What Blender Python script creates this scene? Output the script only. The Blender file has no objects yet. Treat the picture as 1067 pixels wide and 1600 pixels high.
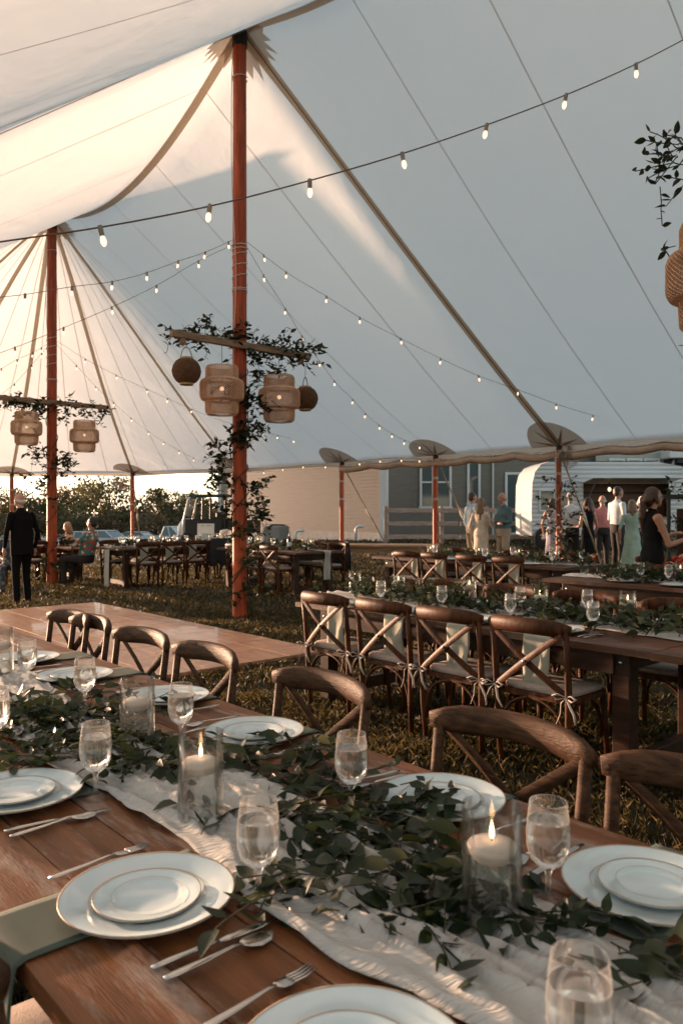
import bpy, bmesh, math, random
import numpy as np
from mathutils import Vector, Matrix, noise, Euler
R = math.radians
random.seed(7)
SC = bpy.context.scene
COL = SC.collection

# ------------------------------------------------------------------ camera, sky, sun, exposure
CAMH, FPX = 1.45, 1200.0
cam = bpy.data.cameras.new('camera')
cam.sensor_fit = 'VERTICAL'; cam.sensor_height = 36.0; cam.sensor_width = 24.0
cam.lens = 27.0; cam.clip_start = 0.05; cam.clip_end = 1500
cam.dof.use_dof = True; cam.dof.focus_distance = 3.6; cam.dof.aperture_fstop = 6.3
camo = bpy.data.objects.new('camera', cam); COL.objects.link(camo)
camo.location = (0, 0, CAMH); camo.rotation_euler = (R(90), 0, 0)
SC.camera = camo
SUN = Vector((-0.785, 0.620, math.tan(R(4.8)))).normalized()     # direction towards the sun
world = bpy.data.worlds.new('World'); SC.world = world; world.use_nodes = True
wn = world.node_tree.nodes; wl = world.node_tree.links
sky = wn.new('ShaderNodeTexSky'); sky.sky_type = 'NISHITA'; sky.sun_disc = False
sky.sun_elevation = R(4.8); sky.sun_rotation = math.atan2(SUN.x, SUN.y)
sky.air_density = 1.0; sky.dust_density = 0.7; sky.ozone_density = 1.0
bg = wn['Background']; bg.inputs[1].default_value = 0.13
bw = wn.new('ShaderNodeRGBToBW'); wm_ = wn.new('ShaderNodeMix'); wm_.data_type = 'RGBA'; wm_.inputs[0].default_value = 0.54   # sky partly greyed so that shade turns neutral
wl.new(sky.outputs[0], bw.inputs[0]); wl.new(sky.outputs[0], wm_.inputs[6]); wl.new(bw.outputs[0], wm_.inputs[7]); wl.new(wm_.outputs[2], bg.inputs[0])
sl = bpy.data.lights.new('sun', 'SUN'); sl.energy = 2.9; sl.angle = R(1.0); sl.color = (1.0, 0.61, 0.39)
so = bpy.data.objects.new('sun', sl); COL.objects.link(so)
so.rotation_euler = (-SUN).to_track_quat('-Z', 'Y').to_euler()
SC.view_settings.view_transform = 'Standard'; SC.view_settings.look = 'None'
SC.view_settings.exposure = 2.05; SC.view_settings.gamma = 1.0
SC.cycles.use_denoising = True; SC.cycles.use_adaptive_sampling = True; SC.cycles.adaptive_threshold = 0.02
SC.cycles.max_bounces = 8; SC.cycles.diffuse_bounces = 4; SC.cycles.glossy_bounces = 3
SC.cycles.transmission_bounces = 6; SC.cycles.transparent_max_bounces = 16
SC.cycles.caustics_reflective = False; SC.cycles.caustics_refractive = False
SC.cycles.sample_clamp_indirect = 4.0

# ------------------------------------------------------------------ helpers
def at(px, py, depth):
    """world point on the photograph's ray (px, py) at that distance in front of the camera"""
    return Vector(((px-533.5)/FPX*depth, depth, CAMH-(py-800)/FPX*depth))
def onz(px, py, z):
    d = FPX*(CAMH-z)/(py-800.0)
    return Vector(((px-533.5)/FPX*d, d, z))

def sm(t):
    t = min(1.0, max(0.0, t)); return t*t*(3-2*t)
def ground_z(x, y):
    up = 0.42*sm((y-13)/12)*sm((x+4)/4)
    dn = -1.9*sm((y-32)/45)*sm((-x-5)/7)
    return up+dn

def mat(name, col, rough=0.6, metal=0.0, var=0.0, vscale=6.0, stretch=(1, 1, 1), bump=0.0, bscale=40.0, spec=0.5,
        col2=None, emit=0.0, alpha=None, coat=0.0, coords='Object', sheen=0.0):
    m = bpy.data.materials.new(name); m.use_nodes = True
    nt = m.node_tree; n = nt.nodes; b = n['Principled BSDF']
    b.inputs['Base Color'].default_value = (*col, 1); b.inputs['Roughness'].default_value = rough
    b.inputs['Metallic'].default_value = metal; b.inputs['Specular IOR Level'].default_value = spec
    b.inputs['Coat Weight'].default_value = coat
    if emit:
        b.inputs['Emission Color'].default_value = (*col, 1); b.inputs['Emission Strength'].default_value = emit
    if var or col2 or bump:
        tc = n.new('ShaderNodeTexCoord'); mp = n.new('ShaderNodeMapping')
        mp.inputs['Scale'].default_value = stretch
        nt.links.new(tc.outputs[coords], mp.inputs[0])
        oi = n.new('ShaderNodeObjectInfo'); ad = n.new('ShaderNodeVectorMath'); ad.operation = 'ADD'
        ml = n.new('ShaderNodeMath'); ml.operation = 'MULTIPLY'; ml.inputs[1].default_value = 37.0
        nt.links.new(oi.outputs['Random'], ml.inputs[0])
        nt.links.new(mp.outputs[0], ad.inputs[0]); nt.links.new(ml.outputs[0], ad.inputs[1])
        if var or col2:
            nz = n.new('ShaderNodeTexNoise'); nz.inputs['Scale'].default_value = vscale; nz.inputs['Detail'].default_value = 7
            nz.inputs['Roughness'].default_value = 0.62
            nt.links.new(ad.outputs[0], nz.inputs['Vector'])
            rp = n.new('ShaderNodeValToRGB')
            c2 = col2 if col2 else tuple(min(1, c*(1+var)) for c in col)
            c1 = tuple(c*(1-var) for c in col)
            rp.color_ramp.elements[0].position = 0.34; rp.color_ramp.elements[0].color = (*c1, 1)
            rp.color_ramp.elements[1].position = 0.68; rp.color_ramp.elements[1].color = (*c2, 1)
            nt.links.new(nz.outputs['Fac'], rp.inputs[0]); nt.links.new(rp.outputs[0], b.inputs['Base Color'])
        if bump:
            n2 = n.new('ShaderNodeTexNoise'); n2.inputs['Scale'].default_value = bscale; n2.inputs['Detail'].default_value = 5
            nt.links.new(ad.outputs[0], n2.inputs['Vector'])
            bp = n.new('ShaderNodeBump'); bp.inputs['Strength'].default_value = bump; bp.inputs['Distance'].default_value = 0.01
            nt.links.new(n2.outputs['Fac'], bp.inputs['Height']); nt.links.new(bp.outputs[0], b.inputs['Normal'])
    return m

def thin(name, col, transl, rough=0.8, var=0.0, vscale=3.0, tcol=None, wrinkle=0.0):
    """cloth or leaf that lets light through: diffuse mixed with translucent"""
    m = bpy.data.materials.new(name); m.use_nodes = True
    nt = m.node_tree; n = nt.nodes; n.remove(n['Principled BSDF'])
    d = n.new('ShaderNodeBsdfPrincipled'); d.inputs['Roughness'].default_value = rough
    d.inputs['Base Color'].default_value = (*col, 1); d.inputs['Specular IOR Level'].default_value = 0.25
    t = n.new('ShaderNodeBsdfTranslucent'); t.inputs[0].default_value = (*(tcol or col), 1)
    if var:
        tc = n.new('ShaderNodeTexCoord'); nz = n.new('ShaderNodeTexNoise'); nz.inputs['Scale'].default_value = vscale; nz.inputs['Detail'].default_value = 5
        nt.links.new(tc.outputs['Object'], nz.inputs['Vector'])
        rp = n.new('ShaderNodeValToRGB')
        rp.color_ramp.elements[0].position = .3; rp.color_ramp.elements[1].position = .7
        rp.color_ramp.elements[0].color = (*[c*(1-var) for c in col], 1); rp.color_ramp.elements[1].color = (*[min(1, c*(1+var)) for c in col], 1)
        nt.links.new(nz.outputs['Fac'], rp.inputs[0]); nt.links.new(rp.outputs[0], d.inputs['Base Color'])
    if wrinkle:
        tc = n.new('ShaderNodeTexCoord'); prev = None
        for (sc_, rot_, amt) in (((7, 55, 7), -.847, 1.0), ((16, 110, 16), -.78, .55), ((420, 420, 420), -.847, .10)):
            mp = n.new('ShaderNodeMapping'); mp.inputs['Rotation'].default_value = (0, 0, -rot_); mp.inputs['Scale'].default_value = sc_
            nz = n.new('ShaderNodeTexNoise'); nz.inputs['Scale'].default_value = 1.0; nz.inputs['Detail'].default_value = 3; nz.inputs['Distortion'].default_value = 1.2
            nt.links.new(tc.outputs['Object'], mp.inputs[0]); nt.links.new(mp.outputs[0], nz.inputs['Vector'])
            bp = n.new('ShaderNodeBump'); bp.inputs['Strength'].default_value = min(1, wrinkle*amt); bp.inputs['Distance'].default_value = .012*amt
            nt.links.new(nz.outputs['Fac'], bp.inputs['Height'])
            if prev: nt.links.new(prev.outputs[0], bp.inputs['Normal'])
            prev = bp
        nt.links.new(prev.outputs[0], d.inputs['Normal']); nt.links.new(prev.outputs[0], t.inputs['Normal'])
    mx = n.new('ShaderNodeMixShader'); mx.inputs[0].default_value = transl
    nt.links.new(d.outputs[0], mx.inputs[1]); nt.links.new(t.outputs[0], mx.inputs[2])
    nt.links.new(mx.outputs[0], n['Material Output'].inputs[0])
    return m

def glassy(name, tint=(1, 1, 1), haze=0.0, hazecol=(.8, .8, .78), gloss=0.9):
    """thin-walled glass: clear with Fresnel reflections, a share of milky frost for condensation"""
    m = bpy.data.materials.new(name); m.use_nodes = True
    nt = m.node_tree; n = nt.nodes; n.remove(n['Principled BSDF'])
    tr = n.new('ShaderNodeBsdfTransparent'); tr.inputs[0].default_value = (*tint, 1)
    gl = n.new('ShaderNodeBsdfGlossy'); gl.inputs['Roughness'].default_value = 0.04; gl.inputs[0].default_value = (gloss, gloss, gloss, 1)
    lw = n.new('ShaderNodeLayerWeight'); lw.inputs[0].default_value = 0.30
    mp = n.new('ShaderNodeMapRange'); mp.inputs[3].default_value = 0.03; mp.inputs[4].default_value = 0.55
    nt.links.new(lw.outputs['Fresnel'], mp.inputs[0])
    mx = n.new('ShaderNodeMixShader')
    nt.links.new(mp.outputs[0], mx.inputs[0]); nt.links.new(gl.outputs[0], mx.inputs[2])
    if haze:
        df = n.new('ShaderNodeBsdfDiffuse'); df.inputs[0].default_value = (*hazecol, 1)
        tl = n.new('ShaderNodeBsdfTranslucent'); tl.inputs[0].default_value = (*hazecol, 1)
        m2 = n.new('ShaderNodeMixShader'); m2.inputs[0].default_value = .6
        nt.links.new(df.outputs[0], m2.inputs[1]); nt.links.new(tl.outputs[0], m2.inputs[2])
        tc = n.new('ShaderNodeTexCoord'); nz = n.new('ShaderNodeTexNoise'); nz.inputs['Scale'].default_value = 45; nz.inputs['Detail'].default_value = 3
        nt.links.new(tc.outputs['Object'], nz.inputs['Vector'])
        fw = n.new('ShaderNodeLayerWeight'); fw.inputs[0].default_value = .42; ma = n.new('ShaderNodeMath'); ma.operation = 'MULTIPLY_ADD'; ma.inputs[1].default_value = .06
        nt.links.new(nz.outputs['Fac'], ma.inputs[0]); nt.links.new(fw.outputs['Facing'], ma.inputs[2])
        mr = n.new('ShaderNodeMapRange'); mr.inputs[1].default_value = .1; mr.inputs[2].default_value = .95
        mr.inputs[3].default_value = haze*.55; mr.inputs[4].default_value = min(1, haze*2.4)
        nt.links.new(ma.outputs[0], mr.inputs[0])
        m3 = n.new('ShaderNodeMixShader'); nt.links.new(mr.outputs[0], m3.inputs[0])
        nt.links.new(tr.outputs[0], m3.inputs[1]); nt.links.new(m2.outputs[0], m3.inputs[2])
        nt.links.new(m3.outputs[0], mx.inputs[1])
    else:
        nt.links.new(tr.outputs[0], mx.inputs[1])
    nt.links.new(mx.outputs[0], n['Material Output'].inputs[0])
    return m

def pucker(m):
    """soft uneven tension in the sailcloth"""
    nt = m.node_tree; n = nt.nodes; tc = n.new('ShaderNodeTexCoord'); prev = None
    for (sc_, st_, ds) in ((.55, .22, .25), (2.6, .11, .05), (9.0, .06, .012)):
        nz = n.new('ShaderNodeTexNoise'); nz.inputs['Scale'].default_value = sc_; nz.inputs['Detail'].default_value = 4; nz.inputs['Distortion'].default_value = .6
        nt.links.new(tc.outputs['Object'], nz.inputs['Vector'])
        bp = n.new('ShaderNodeBump'); bp.inputs['Strength'].default_value = st_; bp.inputs['Distance'].default_value = ds; nt.links.new(nz.outputs['Fac'], bp.inputs['Height'])
        if prev: nt.links.new(prev.outputs[0], bp.inputs['Normal'])
        prev = bp
    for x in n:
        if x.type in ('BSDF_PRINCIPLED', 'BSDF_TRANSLUCENT'): nt.links.new(prev.outputs[0], x.inputs['Normal'])

class G:
    """collects shapes for ONE mesh"""
    def __init__(s): s.v = []; s.f = []; s.mi = []
    def add(s, vs, fs, mi=0):
        o = len(s.v); s.v += [tuple(v) for v in vs]; s.f += [tuple(i+o for i in f) for f in fs]; s.mi += [mi]*len(fs)
        return s
    def box(s, c, d, rot=None, ch=0.0, mi=0):
        hx, hy, hz = d[0]/2, d[1]/2, d[2]/2
        ch = min(ch, hx*.9, hy*.9, hz*.9)
        vs, fs = [], []
        if ch <= 0:
            for sx in (-1, 1):
                for sy in (-1, 1):
                    for sz in (-1, 1): vs.append(Vector((sx*hx, sy*hy, sz*hz)))
            fs = [(0, 1, 3, 2), (4, 6, 7, 5), (0, 4, 5, 1), (2, 3, 7, 6), (0, 2, 6, 4), (1, 5, 7, 3)]
        else:
            idx = {}
            for sx in (-1, 1):
                for sy in (-1, 1):
                    for sz in (-1, 1):
                        for k in range(3):
                            p = [sx*hx, sy*hy, sz*hz]
                            for j in range(3):
                                if j != k: p[j] -= (sx, sy, sz)[j]*ch
                            idx[(sx, sy, sz, k)] = len(vs); vs.append(Vector(p))
            for k in range(3):
                a, b = [j for j in range(3) if j != k]
                for sg in (-1, 1):
                    q = []
                    for (ua, ub) in ((-1, -1), (1, -1), (1, 1), (-1, 1)):
                        t = [0, 0, 0]; t[k] = sg; t[a] = ua; t[b] = ub; q.append(idx[(*t, k)])
                    fs.append(tuple(q) if (sg > 0) == (k != 1) else tuple(q[::-1]))
            for k in range(3):          # edges run along axis k
                a, b = [j for j in range(3) if j != k]
                for ua in (-1, 1):
                    for ub in (-1, 1):
                        t1 = [0, 0, 0]; t1[a] = ua; t1[b] = ub; t1[k] = -1; t2 = list(t1); t2[k] = 1
                        fs.append((idx[(*t1, a)], idx[(*t1, b)], idx[(*t2, b)], idx[(*t2, a)]))
            for sx in (-1, 1):
                for sy in (-1, 1):
                    for sz in (-1, 1): fs.append(tuple(idx[(sx, sy, sz, k)] for k in range(3)))
        if rot is not None:
            rm = rot if isinstance(rot, Matrix) else Euler(rot).to_matrix()
            vs = [rm @ v for v in vs]
        c = Vector(c)
        return s.add([v+c for v in vs], fs, mi)
    def bar(s, a, b, w, h, ch=0.0, mi=0, up=(0, 0, 1)):
        a, b = Vector(a), Vector(b); d = b-a; L = d.length; y = d/L; upv = Vector(up)
        if abs(y.dot(upv)) > .98: upv = Vector((1, 0, 0))
        x = y.cross(upv).normalized(); z = x.cross(y)
        m = Matrix((x, y, z)).transposed()
        return s.box((a+b)/2, (w, L, h), m, ch, mi)
    def tube(s, path, r, n=8, mi=0, caps=True, flat=None, up=None):
        """round (or flattened: flat = width/height pair multiplied by r) tube along path"""
        P = [Vector(p) for p in path]; k = len(P)
        rr = [r]*k if not hasattr(r, '__len__') else list(r)
        t0 = (P[1]-P[0]).normalized()
        ref = Vector(up) if up else (Vector((0, 0, 1)) if abs(t0.z) < .9 else Vector((1, 0, 0)))
        nx = t0.cross(ref).normalized()
        vs, fs = [], []
        for i in range(k):
            t = (P[min(i+1, k-1)]-P[max(i-1, 0)]).normalized()
            nx = (nx-t*nx.dot(t)).normalized(); ny = t.cross(nx)
            for j in range(n):
                an = 2*math.pi*(j+.5)/n
                fx, fy = flat if flat else (1, 1)
                vs.append(P[i]+nx*(math.cos(an)*rr[i]*fx)+ny*(math.sin(an)*rr[i]*fy))
        for i in range(k-1):
            for j in range(n):
                a = i*n+j; b = i*n+(j+1) % n
                fs.append((a, b, b+n, a+n))
        if caps: fs += [tuple(range(n))[::-1], tuple(range((k-1)*n, k*n))]
        return s.add(vs, fs, mi)
    def lathe(s, prof, n=24, c=(0, 0, 0), mi=0, close=False, sx=1, sy=1):
        c = Vector(c); k = len(prof); vs, fs = [], []
        for (r, z) in prof:
            for j in range(n):
                an = 2*math.pi*j/n; vs.append(c+Vector((r*sx*math.cos(an), r*sy*math.sin(an), z)))
        for i in range(k-1):
            for j in range(n):
                a = i*n+j; b = i*n+(j+1) % n; fs.append((a, b, b+n, a+n))
        if close: fs += [tuple(range(n))[::-1], tuple(range((k-1)*n, k*n))]
        return s.add(vs, fs, mi)
    def prism(s, poly, axis, a, b, mi=0):
        """polygon (2-D) pushed along axis from a to b"""
        n = len(poly); vs = []
        for t in (a, b):
            for (p, q) in poly:
                vs.append({'x': (t, p, q), 'y': (p, t, q), 'z': (p, q, t)}[axis])
        fs = [tuple(range(n)), tuple(range(2*n-1, n-1, -1))]+[(i, i+n, (i+1) % n+n, (i+1) % n) for i in range(n)]
        return s.add(vs, fs, mi)
    def grid(s, fn, nu, nv, mi=0):
        vs = [fn(i/nu, j/nv) for i in range(nu+1) for j in range(nv+1)]
        fs = [(i*(nv+1)+j, (i+1)*(nv+1)+j, (i+1)*(nv+1)+j+1, i*(nv+1)+j+1) for i in range(nu) for j in range(nv)]
        return s.add(vs, fs, mi)
    def ball(s, c, r, n=10, mi=0):
        r = r if hasattr(r, '__len__') else (r, r, r); c = Vector(c); m = max(4, n//2+1)
        vs = [c+Vector((0, 0, -r[2]))]; fs = []
        for i in range(1, m):
            th = math.pi*i/m
            for j in range(n):
                an = 2*math.pi*j/n
                vs.append(c+Vector((r[0]*math.sin(th)*math.cos(an), r[1]*math.sin(th)*math.sin(an), -r[2]*math.cos(th))))
        vs.append(c+Vector((0, 0, r[2]))); e = len(vs)-1
        for j in range(n):
            fs.append((0, 1+(j+1) % n, 1+j)); fs.append((e, e-n+j, e-n+(j+1) % n))
        for i in range(m-2):
            for j in range(n):
                a = 1+i*n+j; b = 1+i*n+(j+1) % n; fs.append((a, b, b+n, a+n))
        return s.add(vs, fs, mi)
    def mesh(s, name, mats, smooth=False):
        me = bpy.data.meshes.new(name); me.from_pydata(s.v, [], s.f)
        for m in (mats if isinstance(mats, (list, tuple)) else [mats]): me.materials.append(m)
        if any(s.mi): me.polygons.foreach_set('material_index', s.mi)
        bm = bmesh.new(); bm.from_mesh(me); bmesh.ops.recalc_face_normals(bm, faces=bm.faces); bm.to_mesh(me); bm.free()
        if smooth is True: me.polygons.foreach_set('use_smooth', [True]*len(me.polygons))
        elif smooth:
            me.polygons.foreach_set('use_smooth', [True]*len(me.polygons)); me.set_sharp_from_angle(angle=R(smooth))
        me.update(); return me
    def build(s, name, mats, parent=None, smooth=False):
        return link(name, s.mesh(name, mats, smooth), parent)

def link(name, data, parent=None, loc=None, rot=None, scale=None):
    o = bpy.data.objects.new(name, data); COL.objects.link(o)
    if parent: o.parent = parent
    if loc is not None: o.location = loc
    if rot is not None: o.rotation_euler = rot if hasattr(rot, '__len__') else (0, 0, rot)
    if scale is not None: o.scale = scale if hasattr(scale, '__len__') else (scale,)*3
    return o
def tag(o, label=None, cat=None, group=None, kind=None):
    if label: o['label'] = label
    if cat: o['category'] = cat
    if group: o['group'] = group
    if kind: o['kind'] = kind
    return o
def thing(name, label, cat, loc=(0, 0, 0), rot=0, group=None, scale=None):
    return tag(link(name, None, None, loc, rot, scale), label, cat, group)

class Kit:
    """meshes of one thing, built once; place() makes an individual of it with parts of its own"""
    def __init__(s): s.parts = []
    def part(s, name, g, mats, smooth=False, under=None, kind=None):
        s.parts.append((name, g if isinstance(g, bpy.types.Mesh) else g.mesh(name, mats, smooth), under, kind)); return len(s.parts)-1
    def place(s, name, label, cat, loc, rot=0, group=None, scale=None, skip=()):
        root = thing(name, label, cat, loc, rot, group, scale); made = []
        for (n, me, un, kd) in s.parts:
            if n in skip: made.append(None); continue
            o = link(n, me, root if un is None or made[un] is None else made[un]); made.append(o)
            if kd: o['kind'] = kd
        return root
ORD = ['first', 'second', 'third', 'fourth', 'fifth', 'sixth', 'seventh', 'eighth', 'ninth', 'tenth', 'eleventh', 'twelfth']
Vc = Vector

# ------------------------------------------------------------------ materials
M = {}
M['fabric'] = thin('sailcloth', (.66, .665, .65), .64, .9, .05, 1.1, tcol=(.835, .84, .815))
pucker(M['fabric'])
M['collar'] = thin('reinforcing_cloth', (.60, .52, .43), .45, .9)
M['webbing'] = thin('webbing', (.62, .50, .37), .34, .85, .1, 30)
M['webdark'] = mat('webbing_dark', (.20, .13, .08), .8)
M['seam'] = thin('seam_cloth', (.64, .61, .57), .54)
M['star'] = mat('star_cloth', (.36, .25, .16), .85)
M['roll'] = thin('rolled_wall', (.60, .47, .36), .3, .45, .15, 6)
M['vinyl'] = mat('clear_vinyl', (.62, .62, .62), .18, var=.3, vscale=12, spec=.8)
M['pole'] = mat('varnished_pole', (.40, .070, .020), .5, var=.40, vscale=5, stretch=(6, 6, .5), bump=.15, bscale=30, coat=.06, spec=.3)
M['rope'] = mat('rope', (.62, .56, .47), .8, var=.2, vscale=80)
M['guy'] = mat('guy_strap', (.36, .25, .15), .75, var=.2, vscale=40)
M['chair'] = mat('chair_wood', (.066, .022, .0075), .48, var=.6, vscale=9, stretch=(3, 3, .5), bump=.25, bscale=55, coat=.0, spec=.16)
M['chair_grey'] = mat('weathered_chair_wood', (.066, .032, .016), .58, spec=.16, var=.6, vscale=11, stretch=(.35, 5, 5), bump=.30, bscale=38)
M['cushion'] = mat('cushion_linen', (.38, .31, .27), .9, var=.12, vscale=50, bump=.3, bscale=260)
M['tie'] = mat('cotton_tie', (.58, .51, .45), .9)
M['darkwood'] = mat('dark_table_wood', (.042, .018, .009), .5, var=.45, vscale=4, stretch=(.6, 5, 5), bump=.2, bscale=40, spec=.2)
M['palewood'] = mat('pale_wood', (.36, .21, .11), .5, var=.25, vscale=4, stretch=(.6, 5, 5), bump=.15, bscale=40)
M['metal'] = mat('cutlery_steel', (.58, .54, .50), .22, 1.0)
M['bolt'] = mat('bolt_steel', (.5, .5, .5), .3, 1.0)
M['china'] = mat('white_china', (.62, .72, .735), .12, spec=.55, coat=.3)
M['gold'] = mat('gold_rim', (.46, .35, .26), .45, .3)
M['sage'] = mat('shaded_sage_linen', (.074, .098, .080), .9, var=.06, vscale=12, bump=.06, bscale=500)  # darker than real sage linen: shade put into the colour
M['sage_pale'] = mat('pale_sage_linen', (.40, .40, .33), .9, var=.08, vscale=12, bump=.06, bscale=500)
M['glass'] = glassy('clear_glass', (.99, .995, .99))
M['goblet'] = glassy('goblet_glass', (.985, .985, .985), .11)
M['frost'] = glassy('frosted_water_glass', (.975, .97, .96), .12, (.74, .73, .71))
M['water'] = glassy('water', (.97, .975, .97), .03)
def liquid(name, tint, rough):
    m = bpy.data.materials.new(name); m.use_nodes = True; b = m.node_tree.nodes['Principled BSDF']
    b.inputs['Base Color'].default_value = (*tint, 1); b.inputs['Transmission Weight'].default_value = 1.0; b.inputs['IOR'].default_value = 1.33; b.inputs['Roughness'].default_value = rough
    return m
M['drink'] = liquid('iced_water', (.97, .96, .94), .10)
M['wax'] = thin('candle_wax', (.80, .72, .66), .35, .45)
M['wick'] = mat('wick', (.02, .02, .02), .9)
M['flame'] = mat('flame', (1.0, .62, .28), .5, emit=2.0)
def bulb_mat():
    m = bpy.data.materials.new('bulb_glow'); m.use_nodes = True; nt = m.node_tree; n = nt.nodes; n.remove(n['Principled BSDF'])
    e = n.new('ShaderNodeEmission'); e.inputs[0].default_value = (1, .66, .42, 1); e.inputs[1].default_value = .55
    t = n.new('ShaderNodeBsdfTransparent'); lw = n.new('ShaderNodeLayerWeight'); lw.inputs[0].default_value = .45; mx = n.new('ShaderNodeMixShader'); rp = n.new('ShaderNodeMapRange')
    rp.inputs[3].default_value = .85; rp.inputs[4].default_value = .25; nt.links.new(lw.outputs['Facing'], rp.inputs[0]); nt.links.new(rp.outputs[0], mx.inputs[0])
    nt.links.new(t.outputs[0], mx.inputs[1]); nt.links.new(e.outputs[0], mx.inputs[2]); nt.links.new(mx.outputs[0], n['Material Output'].inputs[0]); return m
M['bulb'] = bulb_mat()
M['socket'] = mat('bulb_socket', (.34, .29, .24), .6)
M['cable'] = mat('string_cable', (.20, .16, .12), .7)
M['runner'] = thin('cheesecloth', (.66, .64, .60), .28, .95, .06, 25, wrinkle=.75)
M['leaf'] = thin('smilax_leaf', (.014, .025, .010), .14, .42, .45, 9, tcol=(.07, .09, .025))
M['leaf2'] = thin('smilax_leaf_pale', (.055, .062, .032), .2, .48, .4, 9, tcol=(.16, .16, .05))
M['stem'] = mat('vine_stem', (.05, .042, .02), .8)
M['bamboo'] = mat('woven_bamboo', (.80, .54, .35), .5, var=.22, vscale=8)
M['added_liner'] = glassy('lantern_glow_liner', (.97, .90, .82), .42, (.92, .60, .40), .2)  # added inner skin, gives the see-through weave a backlit glow
M['bamboo_dark'] = mat('dark_bamboo', (.20, .105, .048), .55, var=.4, vscale=16)
M['ring'] = mat('bamboo_ring', (.55, .36, .17), .5)
M['black'] = mat('black_metal', (.012, .012, .012), .45)
M['beam'] = mat('cross_beam_wood', (.30, .19, .11), .65, var=.35, vscale=5, stretch=(1, 6, 6))
# ------------------------------------------------------------------ ground
M['ground'] = mat('lawn', (.018, .015, .007), .95, vscale=1.3, col2=(.040, .031, .014), bump=.6, bscale=30)
def axis_pts(lo, hi, step, far):
    a = list(np.arange(lo, hi+1e-6, step)); d = step; x = lo; left = []
    while x > -far: d *= 1.35; x -= d; left.append(x)
    x = hi; d = step; right = []
    while x < far: d *= 1.35; x += d; right.append(x)
    return left[::-1]+a+right
gx = axis_pts(-22, 20, .9, 700); gy = axis_pts(-8, 60, .9, 900)
g = G(); ny_ = len(gy)
g.add([(x, y, ground_z(x, y)) for x in gx for y in gy],
      [(i*ny_+j, (i+1)*ny_+j, (i+1)*ny_+j+1, i*ny_+j+1) for i in range(len(gx)-1) for j in range(ny_-1)])
tag(g.build('ground', M['ground'], smooth=True), kind='structure')

# tent frame: u runs along the ridge (away to the left), v across it (away to the right); origin = main pole
M0 = Vc((-1.39, 10.5)); DU = Vc((-.662, .7495)); DV = Vc((.7495, .662))
def uv(u, v, z=0): p = M0+DU*u+DV*v; return Vc((p.x, p.y, z))
def to_uv(x, y): d = Vc((x, y))-M0; return d.dot(DU), d.dot(DV)
HB, EAVE = 6.84, 2.70
UL, UR, UB = 6.75, -6.75, -13.5

# dance floor
M['dance'] = mat('dance_floor_wood', (.42, .225, .135), .40, var=.28, vscale=3, stretch=(1.2, 5, 1), bump=.08, bscale=60, coat=.15)
M['floor_edge'] = mat('floor_edging', (.16, .08, .045), .5)
fc = onz(150, 941, .05); fu, fv = to_uv(fc.x, fc.y)
TS = .46; NU, NV = 12, 17
fl = link('dance_floor', None, None, (0, 0, 0)); tag(fl, kind='structure')
g = G(); c = uv(fu-NU*TS/2, fv-NV*TS/2, .016); rz = math.atan2(DU.y, DU.x)
g.box(c, (NU*TS+.06, NV*TS+.06, .032), (0, 0, rz)); g.build('floor_base', M['floor_edge'], fl)
tile = G().box((0, 0, .02), (TS-.006, TS-.006, .022), None, .003).mesh('tile', M['dance'])
for i in range(NU):
    for j in range(NV):
        p = uv(fu-(i+.5)*TS, fv-(j+.5)*TS, .022+random.uniform(-.0012, .0012))
        if p.y < 1.0: continue
        link('tile', tile, fl, p, (random.uniform(-.002, .002), random.uniform(-.002, .002), rz+(math.pi/2 if (i+j) % 2 else 0)))
def on_floor(x, y):
    u, v = to_uv(x, y); return fu-NU*TS-.05 < u < fu+.05 and fv-NV*TS-.05 < v < fv+.05

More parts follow.
